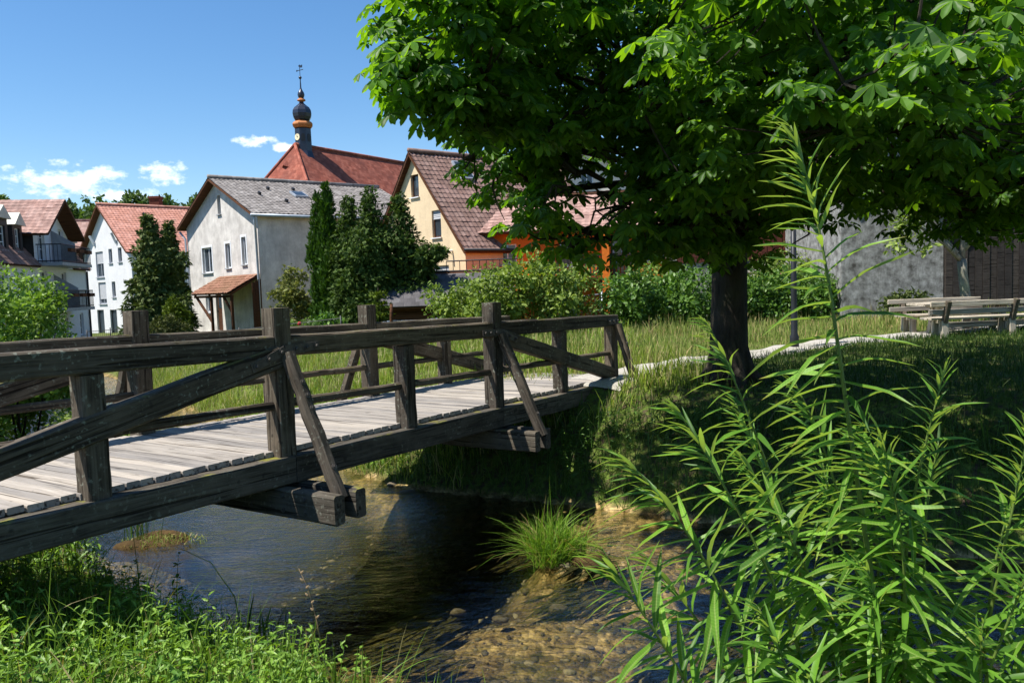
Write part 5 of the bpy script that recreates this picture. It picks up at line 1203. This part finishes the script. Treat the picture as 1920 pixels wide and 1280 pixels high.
# ------------------------------------------------------------------ grass and herbs
def blades(name, x, y, h, w, mat, label, lean=.35, kind='stuff', z=None, parent=None, curl=.35):
    n = len(x); z = height(x, y)-.02 if z is None else z
    a = rng.random(n)*6.283; b = rng.random(n)*6.283; ln = np.abs(rng.normal(0, lean, n))*h
    wx, wy = np.cos(a)*w/2, np.sin(a)*w/2; lx, ly = np.cos(b)*ln, np.sin(b)*ln
    V = np.zeros((n, 7, 3))
    for i, (f, wf) in enumerate(((0, .8), (.45, 1.0), (.8, .7))):
        cx, cy, cz = x+lx*f**1.6, y+ly*f**1.6, z+h*f*(1-.0*f)-curl*ln*f*f*.5
        V[:,2*i] = np.stack([cx-wx*wf, cy-wy*wf, cz], 1); V[:,2*i+1] = np.stack([cx+wx*wf, cy+wy*wf, cz], 1)
    V[:,6] = np.stack([x+lx, y+ly, z+h-curl*ln*.55], 1)
    o_ = np.arange(n)[:,None]*7
    q = np.concatenate([o_+np.array([0,1,3,2]), o_+np.array([2,3,5,4])]); tr = o_+np.array([4,5,6])
    o = meshobj(name, fastmesh(name, V.reshape(-1,3), [q, tr]), M[mat], parent)
    if parent is None: tag(o, label, 'grass', kind=kind)
    elif kind: o['kind'] = kind
    return o
def scatter(n, x0, x1, y0, y1, test):
    x = rng.uniform(x0, x1, n*3); y = y0+(y1-y0)*rng.random(n*3)**1.0; f, nn = bank_d(np.stack([x, y], 1)); k = test(x, y, f, nn); return x[k][:n], y[k][:n]
PATHC = np.array([(1.0,12.9),(1.9,14.4),(3.0,15.4),(5.2,16.9),(7.2,18.3),(9.6,19.7),(14,21),(22,22.5)], float)
def offpath(x, y, d=.62): return np.abs(sdist(np.stack([x, y], 1), PATHC)) > d
tree_shade = lambda x, y: ((x-6.3)/6.2)**2 + ((y-13)/5.0)**2 < 1
# meadow on the far bank left of and behind the bridge
x, y = scatter(46000, -16, 3.5, 12.2, 31, lambda x, y, f, n: (f > .05) & (rng.random(len(x)) < np.clip(14/(y-4), .15, 1)) & offpath(x, y) & (y > 12.2) & (wob(x, y, .8)+rng.normal(size=len(x))*.25 > -.5))
blades('meadow_grass', x, y, rng.gamma(5,.050,len(x)).clip(.06,.7)*(.75+.65*wob(x, y, .8)).clip(.25,2), rng.uniform(.010,.022,len(x)), 'grass_bright', 'tall sunlit meadow grass beyond the bridge', .35)
x, y = scatter(30000, .5, 16, 15.5, 26, lambda x, y, f, n: (f > .3) & offpath(x, y) & (sdist(np.stack([x, y], 1), PATHC) > 0))
blades('dry_meadow_grass', x, y, rng.gamma(5,.052,len(x)).clip(.08,.7)*(.75+.6*wob(x, y, .7)).clip(.25,2), rng.uniform(.010,.020,len(x)), 'grass_straw', 'tall straw coloured grass between path and hedge', .3)
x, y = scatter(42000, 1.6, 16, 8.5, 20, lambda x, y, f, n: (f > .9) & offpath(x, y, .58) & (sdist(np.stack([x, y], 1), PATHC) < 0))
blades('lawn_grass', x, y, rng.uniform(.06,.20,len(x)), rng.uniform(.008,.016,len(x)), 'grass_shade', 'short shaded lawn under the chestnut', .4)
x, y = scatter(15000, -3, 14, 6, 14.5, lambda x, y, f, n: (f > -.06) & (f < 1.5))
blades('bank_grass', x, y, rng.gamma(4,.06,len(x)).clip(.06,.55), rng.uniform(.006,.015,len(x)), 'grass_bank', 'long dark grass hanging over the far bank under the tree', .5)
x, y = scatter(16000, -16, -.8, 11, 30, lambda x, y, f, n: (f > -.05) & (f < .9))
blades('bank_grass', x, y, rng.uniform(.2,.55,len(x)), rng.uniform(.008,.018,len(x)), 'grass_bright', 'sunlit grass along the far waterline left of the bridge', .5)
x, y = scatter(13000, -7, 2.2, 3.0, 9.2, lambda x, y, f, n: (n > -.04) & (n < 3.2))
blades('near_bank_grass', x, y, rng.gamma(3.2,.065,len(x)).clip(.06,.7), rng.uniform(.004,.011,len(x)), 'grass_near', 'bright grass on the near bank in the lower left corner', .5)
x, y = scatter(9000, -16, -4.4, 8.6, 24, lambda x, y, f, n: (n > -.05) & (n < 3))
blades('left_bank_grass', x, y, rng.uniform(.25,.8,len(x)), rng.uniform(.008,.018,len(x)), 'grass_bank', 'rank grass and reeds on the left bank under and behind the bridge', .4)
# broad leaved herbs on the near bank
def herbs(n, x0, x1, y0, y1, test, hr, size, mat, name, label):
    x, y = scatter(n, x0, x1, y0, y1, test); n = len(x); z = height(x, y)-.02; h_ = rng.uniform(hr[0], hr[1], n); P, A, N, S = [], [], [], []; mst = MB()
    for i in range(n):
        lx, ly = rng.normal()*.12*h_[i], rng.normal()*.12*h_[i]; k = int(4+h_[i]*16); a0 = rng.random()*6
        mst.tube([(x[i], y[i], z[i]), (x[i]+lx*.5, y[i]+ly*.5, z[i]+h_[i]*.55), (x[i]+lx, y[i]+ly, z[i]+h_[i])], [.004,.003,.0015], 3, False)
        for j in range(k):
            f_ = .2+.8*(j+1)/k; a = a0+(j//2)*1.57+(j % 2)*3.14; rd = np.array([math.cos(a), math.sin(a), 0]); s = size*(1.15-.6*f_)*rng.uniform(.5,1.4)+.012
            P.append((x[i]+lx*f_, y[i]+ly*f_, z[i]+h_[i]*f_)); A.append(rd+np.array([0,0,rng.uniform(-.7,.5)])); N.append(np.array([0,0,1.])+rd*.3+rng.normal(size=3)*.38); S.append(s)
    P, A, N, S = map(np.array, (P, A, N, S)); V, pl = inst_arrays(LEAF_N[0], LEAF_N[1], basis(A, N), P, S)
    sv = np.array(mst.v); sf = np.array(mst.f)
    o = meshobj(name, merge_mesh(name, [(V, pl), (sv, [sf])]), M[mat]); tag(o, label, 'herbs', kind='stuff'); return o
herbs(620, -5.2, -1.3, 3.6, 8.0, lambda x, y, f, n: (n > .05) & (n < 2.8) & (wob(x, y, 2.1)+rng.normal(size=len(x))*.5 > -.45), (.16,.52), .092, 'weed', 'nettles', 'dense leafy nettles and mint on the near bank')
herbs(260, -8.5, -4.0, 8.2, 12.5, lambda x, y, f, n: (n > 0) & (n < 1.6), (.3,.9), .10, 'weed', 'waterside_herbs', 'tall leafy herbs under the left end of the bridge')
herbs(330, -2.4, 7, 8.8, 12.8, lambda x, y, f, n: (f > 0) & (f < 1.4), (.15,.5), .085, 'f_hedge', 'shade_herbs', 'dark leafy herbs on the shaded bank under the tree')
herbs(420, -14, 3.2, 13.5, 24, lambda x, y, f, n: (f > .8) & offpath(x, y) & (wob(x, y, .9) > .2), (.15,.45), .10, 'weed', 'meadow_weeds', 'broad leaved weeds scattered in the sunny meadow')
herbs(240, -6, -1.2, 12, 18, lambda x, y, f, n: (f > .0) & (f < 1.2), (.2,.6), .09, 'weed', 'meadow_herbs', 'bright herbs along the far waterline beyond the bridge')

# ------------------------------------------------------------------ tufts, islands, stones and single plants
tf = thing('sedge_tuft', (.45, 8.7, 0), 'bright round tuft of sedge growing in the shallow stream', 'grass tuft')
n = 1250; a = rng.random(n)*6.283; r_ = np.sqrt(rng.random(n))*.25*(1+.35*np.sin(a*3+1))
blades('blades', .38+np.cos(a)*r_*1.15, 8.68+np.sin(a)*r_*.8, rng.gamma(9,.045,n)*(1.15-r_), rng.uniform(.005,.010,n), 'grass_tuft', None, .75, 'stuff', np.full(n, .02), tf, .7)
M['moss_heap'] = m_stucco('brown_moss_heap', (.12,.075,.028), (.035,.024,.012), .8, 6, 1.0)
def mound(name, c, r, label, cat, mat, seed, group=None, sub=3):
    o = meshobj(name, rock_mesh(seed, sub, r), M[mat], None, Matrix.Translation(c), True); return tag(o, label, cat, group)
mo = mound('root_clump', (.80, 8.5, .03), (.22,.16,.14), 'brown root clump at the foot of the sedge tuft', 'clump', 'moss_heap', 3)
isl = mound('moss_island', (-4.5, 9.9, -.34), (.60,.30,.50), 'brown mossy islet in the water under the bridge', 'islet', 'moss_heap', 8, sub=4)
n = 420; a = rng.random(n)*6.283; r_ = np.sqrt(rng.random(n)); o = blades('moss_blades', -4.5+np.cos(a)*r_*.56, 9.9+np.sin(a)*r_*.27, rng.uniform(.02,.07,n), rng.uniform(.006,.012,n), 'grass_straw', None, .9, 'stuff', .07*(1-r_**2)-.0, isl)
o = blades('grass_sprigs', -4.82+rng.normal(size=46)*.10, 9.95+rng.normal(size=46)*.06, rng.uniform(.12,.42,46), rng.uniform(.006,.01,46), 'grass_bank', None, .3, 'stuff', np.full(46, .05), isl)
SPOT = [(-3.15,7.25,.14,'dark stone at the edge of the nettles'), (-2.55,7.35,.17,'dark wet stone in the blue water off the near bank'), (-1.68,12.05,.26,'dark flat stone below the sunlit grass clump beyond the bridge'), (-1.95,12.5,.2,'small stone at the far waterline'),
        (-1.25,7.9,.10,'pale stone showing under the dark water'), (-.62,7.55,.12,'rounded stone left of the gravel bar'), (-.2,7.35,.13,'ochre stone on the gravel bar'), (.35,7.55,.16,'larger ochre stone on the gravel bar'), (1.1,9.9,.15,'stone at the shaded waterline'), (2.6,9.4,.2,'stone under the overhanging bank grass')]
for i, (x, y, s_, lb) in enumerate(SPOT):
    mound('river_stone', (x, y, max(hz(x, y), -.06)+.01), (s_*.62, s_*.45, s_*.26), lb, 'stone', 'boulder', 20+i, 'stones in the stream', 2)
# gravel on the bed
n = 2600; x, y = scatter(n, -3, 5, 5, 11.5, lambda x, y, f, nn: (f < -.1) & (nn < -.05)); z = height(x, y); rm = rock_mesh(77, 1, (1,.8,.55)); tv = [tuple(v.co) for v in rm.vertices]; tfc = [tuple(p.vertices) for p in rm.polygons]
aa = rng.random(len(x))*6.283; ax = np.stack([np.cos(aa), np.sin(aa), rng.normal(size=len(x))*.1], 1)
M['pebble'] = m_leaf('pebbles', (.06,.045,.025), (.30,.25,.16), .0, (1,1,1), .8, .2)
o = meshobj('gravel', inst_mesh('gravel', tv, tfc, basis(ax, np.tile([0,0,1.], (len(x),1))), np.stack([x, y, z], 1), rng.gamma(2, .012, len(x)).clip(.01,.09)), M['pebble']); tag(o, 'loose gravel on the stream bed', 'gravel', kind='stuff')
# water weed streaming with the current
n = 900; x, y = scatter(n, -1.6, 2.6, 6.6, 9.4, lambda x, y, f, nn: (f < -.15) & (nn < -.3) & (wob(x, y, 1.6) > .25)); n = len(x)
ax = np.stack([np.full(n, -.72)+rng.normal(size=n)*.12, np.full(n, -.55)+rng.normal(size=n)*.12, rng.normal(size=n)*.03], 1)
M['waterweed'] = m_leaf('water_weed', (.030,.028,.008), (.11,.095,.030), .1, (1,1,.6), .6, .2)
o = meshobj('water_weed', inst_mesh('water_weed', *LEAF_D, basis(ax, np.tile([0,0,1.], (n,1))), np.stack([x, y, np.maximum(height(x, y)+.02, -.09)], 1), np.stack([rng.uniform(.2,.5,n), rng.uniform(.05,.11,n), rng.uniform(.1,.2,n)], 1)), M['waterweed']); tag(o, 'brown water weed trailing in the current', 'water weed', kind='stuff')
# single plants at the near water edge
def single(name, label, x, y, h_, k, size, mat='weed', lean=(0,0)):
    z = hz(x, y)-.02; t_ = thing(name, (x, y, z), label, 'plant'); P = [Vector((x+lean[0]*f*f, y+lean[1]*f*f, z+h_*f)) for f in np.linspace(0,1,7)]
    MB().tube(P, list(np.linspace(.006,.002,7)), 6).build('stem', M['stem_green'], t_, None, True)
    me = bpy.data.meshes.new('plant_leaf'); me.from_pydata(LEAF_O[0], [], LEAF_O[1]); me.materials.append(M[mat]); a0 = random.uniform(0,6)
    for j in range(k):
        f = .15+.85*j/max(1,k-1); p = P[int(f*6)]; a = a0+j*2.4; rd = Vector((math.cos(a), math.sin(a), random.uniform(.0,.5))); s = size*(1.2-.6*f)*random.uniform(.8,1.2)
        Mx = frame(p, rd, None, (0,0,1)) @ Matrix.Scale(s, 4); put(bpy.data.objects.new('leaf', me), t_, Mx)
single('bank_seedling', 'small bright leafy seedling beside the gravel bar at the bottom', -1.3, 6.2, .32, 16, .10)
single('bank_seedling', 'leafy shoot with broad leaves left of the dry stalk', -1.75, 6.45, .42, 10, .11)
single('bank_seedling', 'tall thin herb standing before the dark stone', -3.25, 7.35, .75, 18, .09, lean=(.06,0))
single('bank_seedling', 'slender herb rising in front of the moss islet', -3.9, 8.0, .9, 14, .07, lean=(-.04,0))
def reedclump(x, y, n, h_, label):
    t_ = thing('reed_clump', (x, y, hz(x, y)), label, 'reeds', 'reed clumps at the water edge')
    blades('blades', x+rng.normal(size=n)*.07, y+rng.normal(size=n)*.06, rng.uniform(.5,1,n)*h_, rng.uniform(.012,.022,n), 'grass_bank', None, .28, None, np.full(n, hz(x, y)-.02), t_)
reedclump(-2.25, 6.65, 16, .62, 'broad bladed reeds in front of the dark wet stone'); reedclump(-1.95, 6.4, 12, .55, 'reeds between nettles and the dry stalk'); reedclump(-5.6, 9.1, 40, 1.15, 'tall dark reed clump under the bridge edge')
def stalk(pts, r0, name, label, mat, cat='stalk'):
    o = MB().tube(pts, list(np.linspace(r0, r0*.35, len(pts))), 5).build(name, M[mat], None, None, True); return tag(o, label, cat)
M['dry'] = m_plain('dry_stalk', (.28,.20,.11), .8, .3, 30, .1)
d_ = stalk([(-1.62,6.3,.15),(-1.66,6.3,.45),(-1.72,6.32,.70),(-1.78,6.3,.88)], .006, 'dry_stalk', 'thin dry seed stalk leaning over the dark water', 'dry')
for k in range(7): MB().lathe([(.001,0),(.010,.012),(.008,.028),(.001,.04)], 6).build('seed_head', M['dry'], d_, Matrix.Translation((-1.66-.018*k, 6.3, .46+.062*k)) @ Matrix.Rotation(.7*(-1)**k, 4, 'Y'))
stalk([(-2.35,6.6,.1),(-2.42,6.6,.55),(-2.6,6.6,.85),(-2.85,6.6,.98)], .006, 'grass_stalk', 'single pale grass stalk arching over the blue water', 'grass_straw')
d_ = stalk([(1.62,2.35,1.2),(1.60,2.35,1.9),(1.56,2.35,2.3),(1.57,2.35,2.62)], .006, 'dead_twig', 'bare reddish dead twig with curled tip in the willow', 'dry', 'twig')
MB().tube([(1.57+.03*math.cos(a)*(1-a/9), 2.35, 2.60+.03*math.sin(a)*(1-a/9)+.012*a) for a in np.arange(0, 8, .6)], .003, 5).build('tendril', M['dry'], d_, None, True)

# ------------------------------------------------------------------ picnic set, lamp post, fences
BX = Vector((.995, .10, 0)).normalized(); BY = Vector((-BX.y, BX.x, 0))
def PB(o, u, v, z): return o + BX*u + BY*v + Vector((0,0,z))
def bench(o, L, label, back=True, mirror=1):
    t_ = thing('picnic_bench', o, label, 'bench', 'benches of the picnic set')
    for u in (.30, L-.52):
        beam('leg', PB(o, u, 0*mirror, -.05), PB(o, u, .02*mirror, .42), .12, .16, t_, 'bench_wood', up=BX, seg=3); beam('leg', PB(o, u, .36*mirror, -.05), PB(o, u, .34*mirror, .42), .12, .14, t_, 'bench_wood', up=BX, seg=3)
        beam('bearer', PB(o, u, -.05*mirror, .40), PB(o, u, .46*mirror, .40), .10, .09, t_, 'bench_wood', seg=3)
        if back: beam('back_post', PB(o, u, .02*mirror, .34), PB(o, u, -.16*mirror, .88), .11, .11, t_, 'wood', up=BX, seg=3)
    for v in (.10, .26, .41): beam('seat_slat', PB(o, 0, v*mirror, .475), PB(o, L, v*mirror, .475), .135, .055, t_, 'bench_wood', seg=6)
    if back:
        for v, z in ((-.02, .63), (-.09, .82)): beam('back_slat', PB(o, -.1, v*mirror, z), PB(o, L-.06, (v-.0)*mirror, z), .05, .12, t_, 'bench_wood', seg=6)
b0 = Vector((9.75, 18.5, hz(9.9, 18.5)-.02))
bench(b0, 2.5, 'nearer picnic bench with its back to the stream')
bench(b0 + BX*.3 + BY*2.05, 2.5, 'farther picnic bench facing the stream behind the table', True, -1)
bench(b0 + BX*2.65 + BY*.1, 2.4, 'picnic bench cut by the right edge of the picture')
to = b0 + BX*.25 + BY*.75; t_ = thing('picnic_table', to, 'long pale wooden picnic table between the benches', 'table')
for i in range(5): beam('top_plank', PB(to, 0, -.02+i*.155, .78), PB(to, 4.4, -.02+i*.155, .78), .145, .06, t_, 'bench_wood', seg=7)
for u in (.55, 2.2, 3.85):
    for v in (.05, .58): beam('leg', PB(to, u, v, -.05), PB(to, u, .2+v*.35, .70), .12, .12, t_, 'bench_wood', up=BX, seg=3)
    beam('bearer', PB(to, u, -.05, .715), PB(to, u, .68, .715), .10, .07, t_, 'bench_wood', seg=3)
beam('stretcher', PB(to, .5, .32, .25), PB(to, 3.9, .32, .25), .08, .14, t_, 'bench_wood', seg=4)
lx, ly = 6.3, 17.8; t_ = thing('lamp_post', (lx, ly, hz(lx, ly)), 'slim dark lamp post beside the path right of the trunk', 'lamp post')
MB().lathe([(.10,-.1),(.10,.25),(.075,.32),(.065,1.2),(.058,2.9)], 12).build('pole', M['dark_steel'], t_, Matrix.Translation((lx, ly, hz(lx, ly))), True)
zz = hz(lx, ly)+2.9; MB().lathe([(.06,0),(.16,.05),(.18,.42),(.24,.46),(.05,.62),(.02,.7)], 8).build('lantern', M['dark_steel'], t_, Matrix.Translation((lx, ly, zz)))
# garden edging and wire fence
M['edging'] = m_plain('blue_grey_sheet_edging', (.26,.31,.37), .5, .1, 5, .1, .2)
def fence_run(name, label, pts, h_, mat, sheet=False):
    t_ = thing(name, (pts[0][0], pts[0][1], hz(*pts[0])), label, 'fence')
    a, b = Vector((*pts[0], 0)), Vector((*pts[1], 0)); L = (b-a).length; n = max(1, round(L/1.5)); x = (b-a).normalized()
    for i in range(n+1):
        p = a.lerp(b, i/n); z = hz(p.x, p.y); MB().tube([(p.x,p.y,z-.1),(p.x,p.y,z+h_+.06)], .028, 7).build('post', M[mat], t_, None, True)
    z = hz(a.x, a.y); z2 = hz(b.x, b.y)
    for f in (.97, .55, .12): MB().tube([(a.x,a.y,z+h_*f),(b.x,b.y,z2+h_*f)], .014, 5).build('rail', M[mat], t_)
    m = MB(); k = int(L/.14)
    for i in range(k): p = a.lerp(b, (i+.5)/k); zz = z+(z2-z)*(i+.5)/k; m.tube([(p.x,p.y,zz+.05),(p.x,p.y,zz+h_)], .007, 4, False)
    m.build('wires', M[mat], t_)
    return t_
fence_run('wire_fence', 'low dark iron fence in front of the laurel', [(-9.6,28.2),(-5.9,27.7)], 1.0, 'dark_steel')
fence_run('garden_gate', 'blue grey mesh gate between the pale shrub and the hedge', [(2.1,26.3),(3.0,26.3)], 1.25, 'zinc')
fence_run('yard_fence', 'thin iron fence in front of the white house', [(-21.5,40.5),(-15.5,38)], .9, 'dark_steel')
t_ = thing('garden_edging', (-3.6, 28.0, hz(-3.6, 28.0)), 'low blue grey corrugated garden edging behind the railing', 'edging')
for i in range(24):
    x = -5.9+i*.155; z = hz(x, 28.0); MB().add([(x,28.0,z-.1),(x+.05,27.96,z-.1),(x+.10,27.96,z-.1),(x+.148,28.0,z-.1),(x,28.0,z+.72),(x+.05,27.96,z+.72),(x+.10,27.96,z+.72),(x+.148,28.0,z+.72),(x,28.04,z-.1),(x+.148,28.04,z-.1),(x,28.04,z+.72),(x+.148,28.04,z+.72)], [(0,1,5,4),(1,2,6,5),(2,3,7,6),(4,5,6,7,11,10),(9,8,10,11),(8,0,4,10),(3,9,11,7)]).build('sheet', M['edging'], t_)
wp_ = MB().tube([(-4.2,27.9,1.1),(-4.18,27.9,2.1),(-4.15,27.9,2.55)], [.06,.055,.05], 8).build('garden_post', M['brown_board'], None, None, True); tag(wp_, 'reddish wooden garden post right of the young fir', 'post')
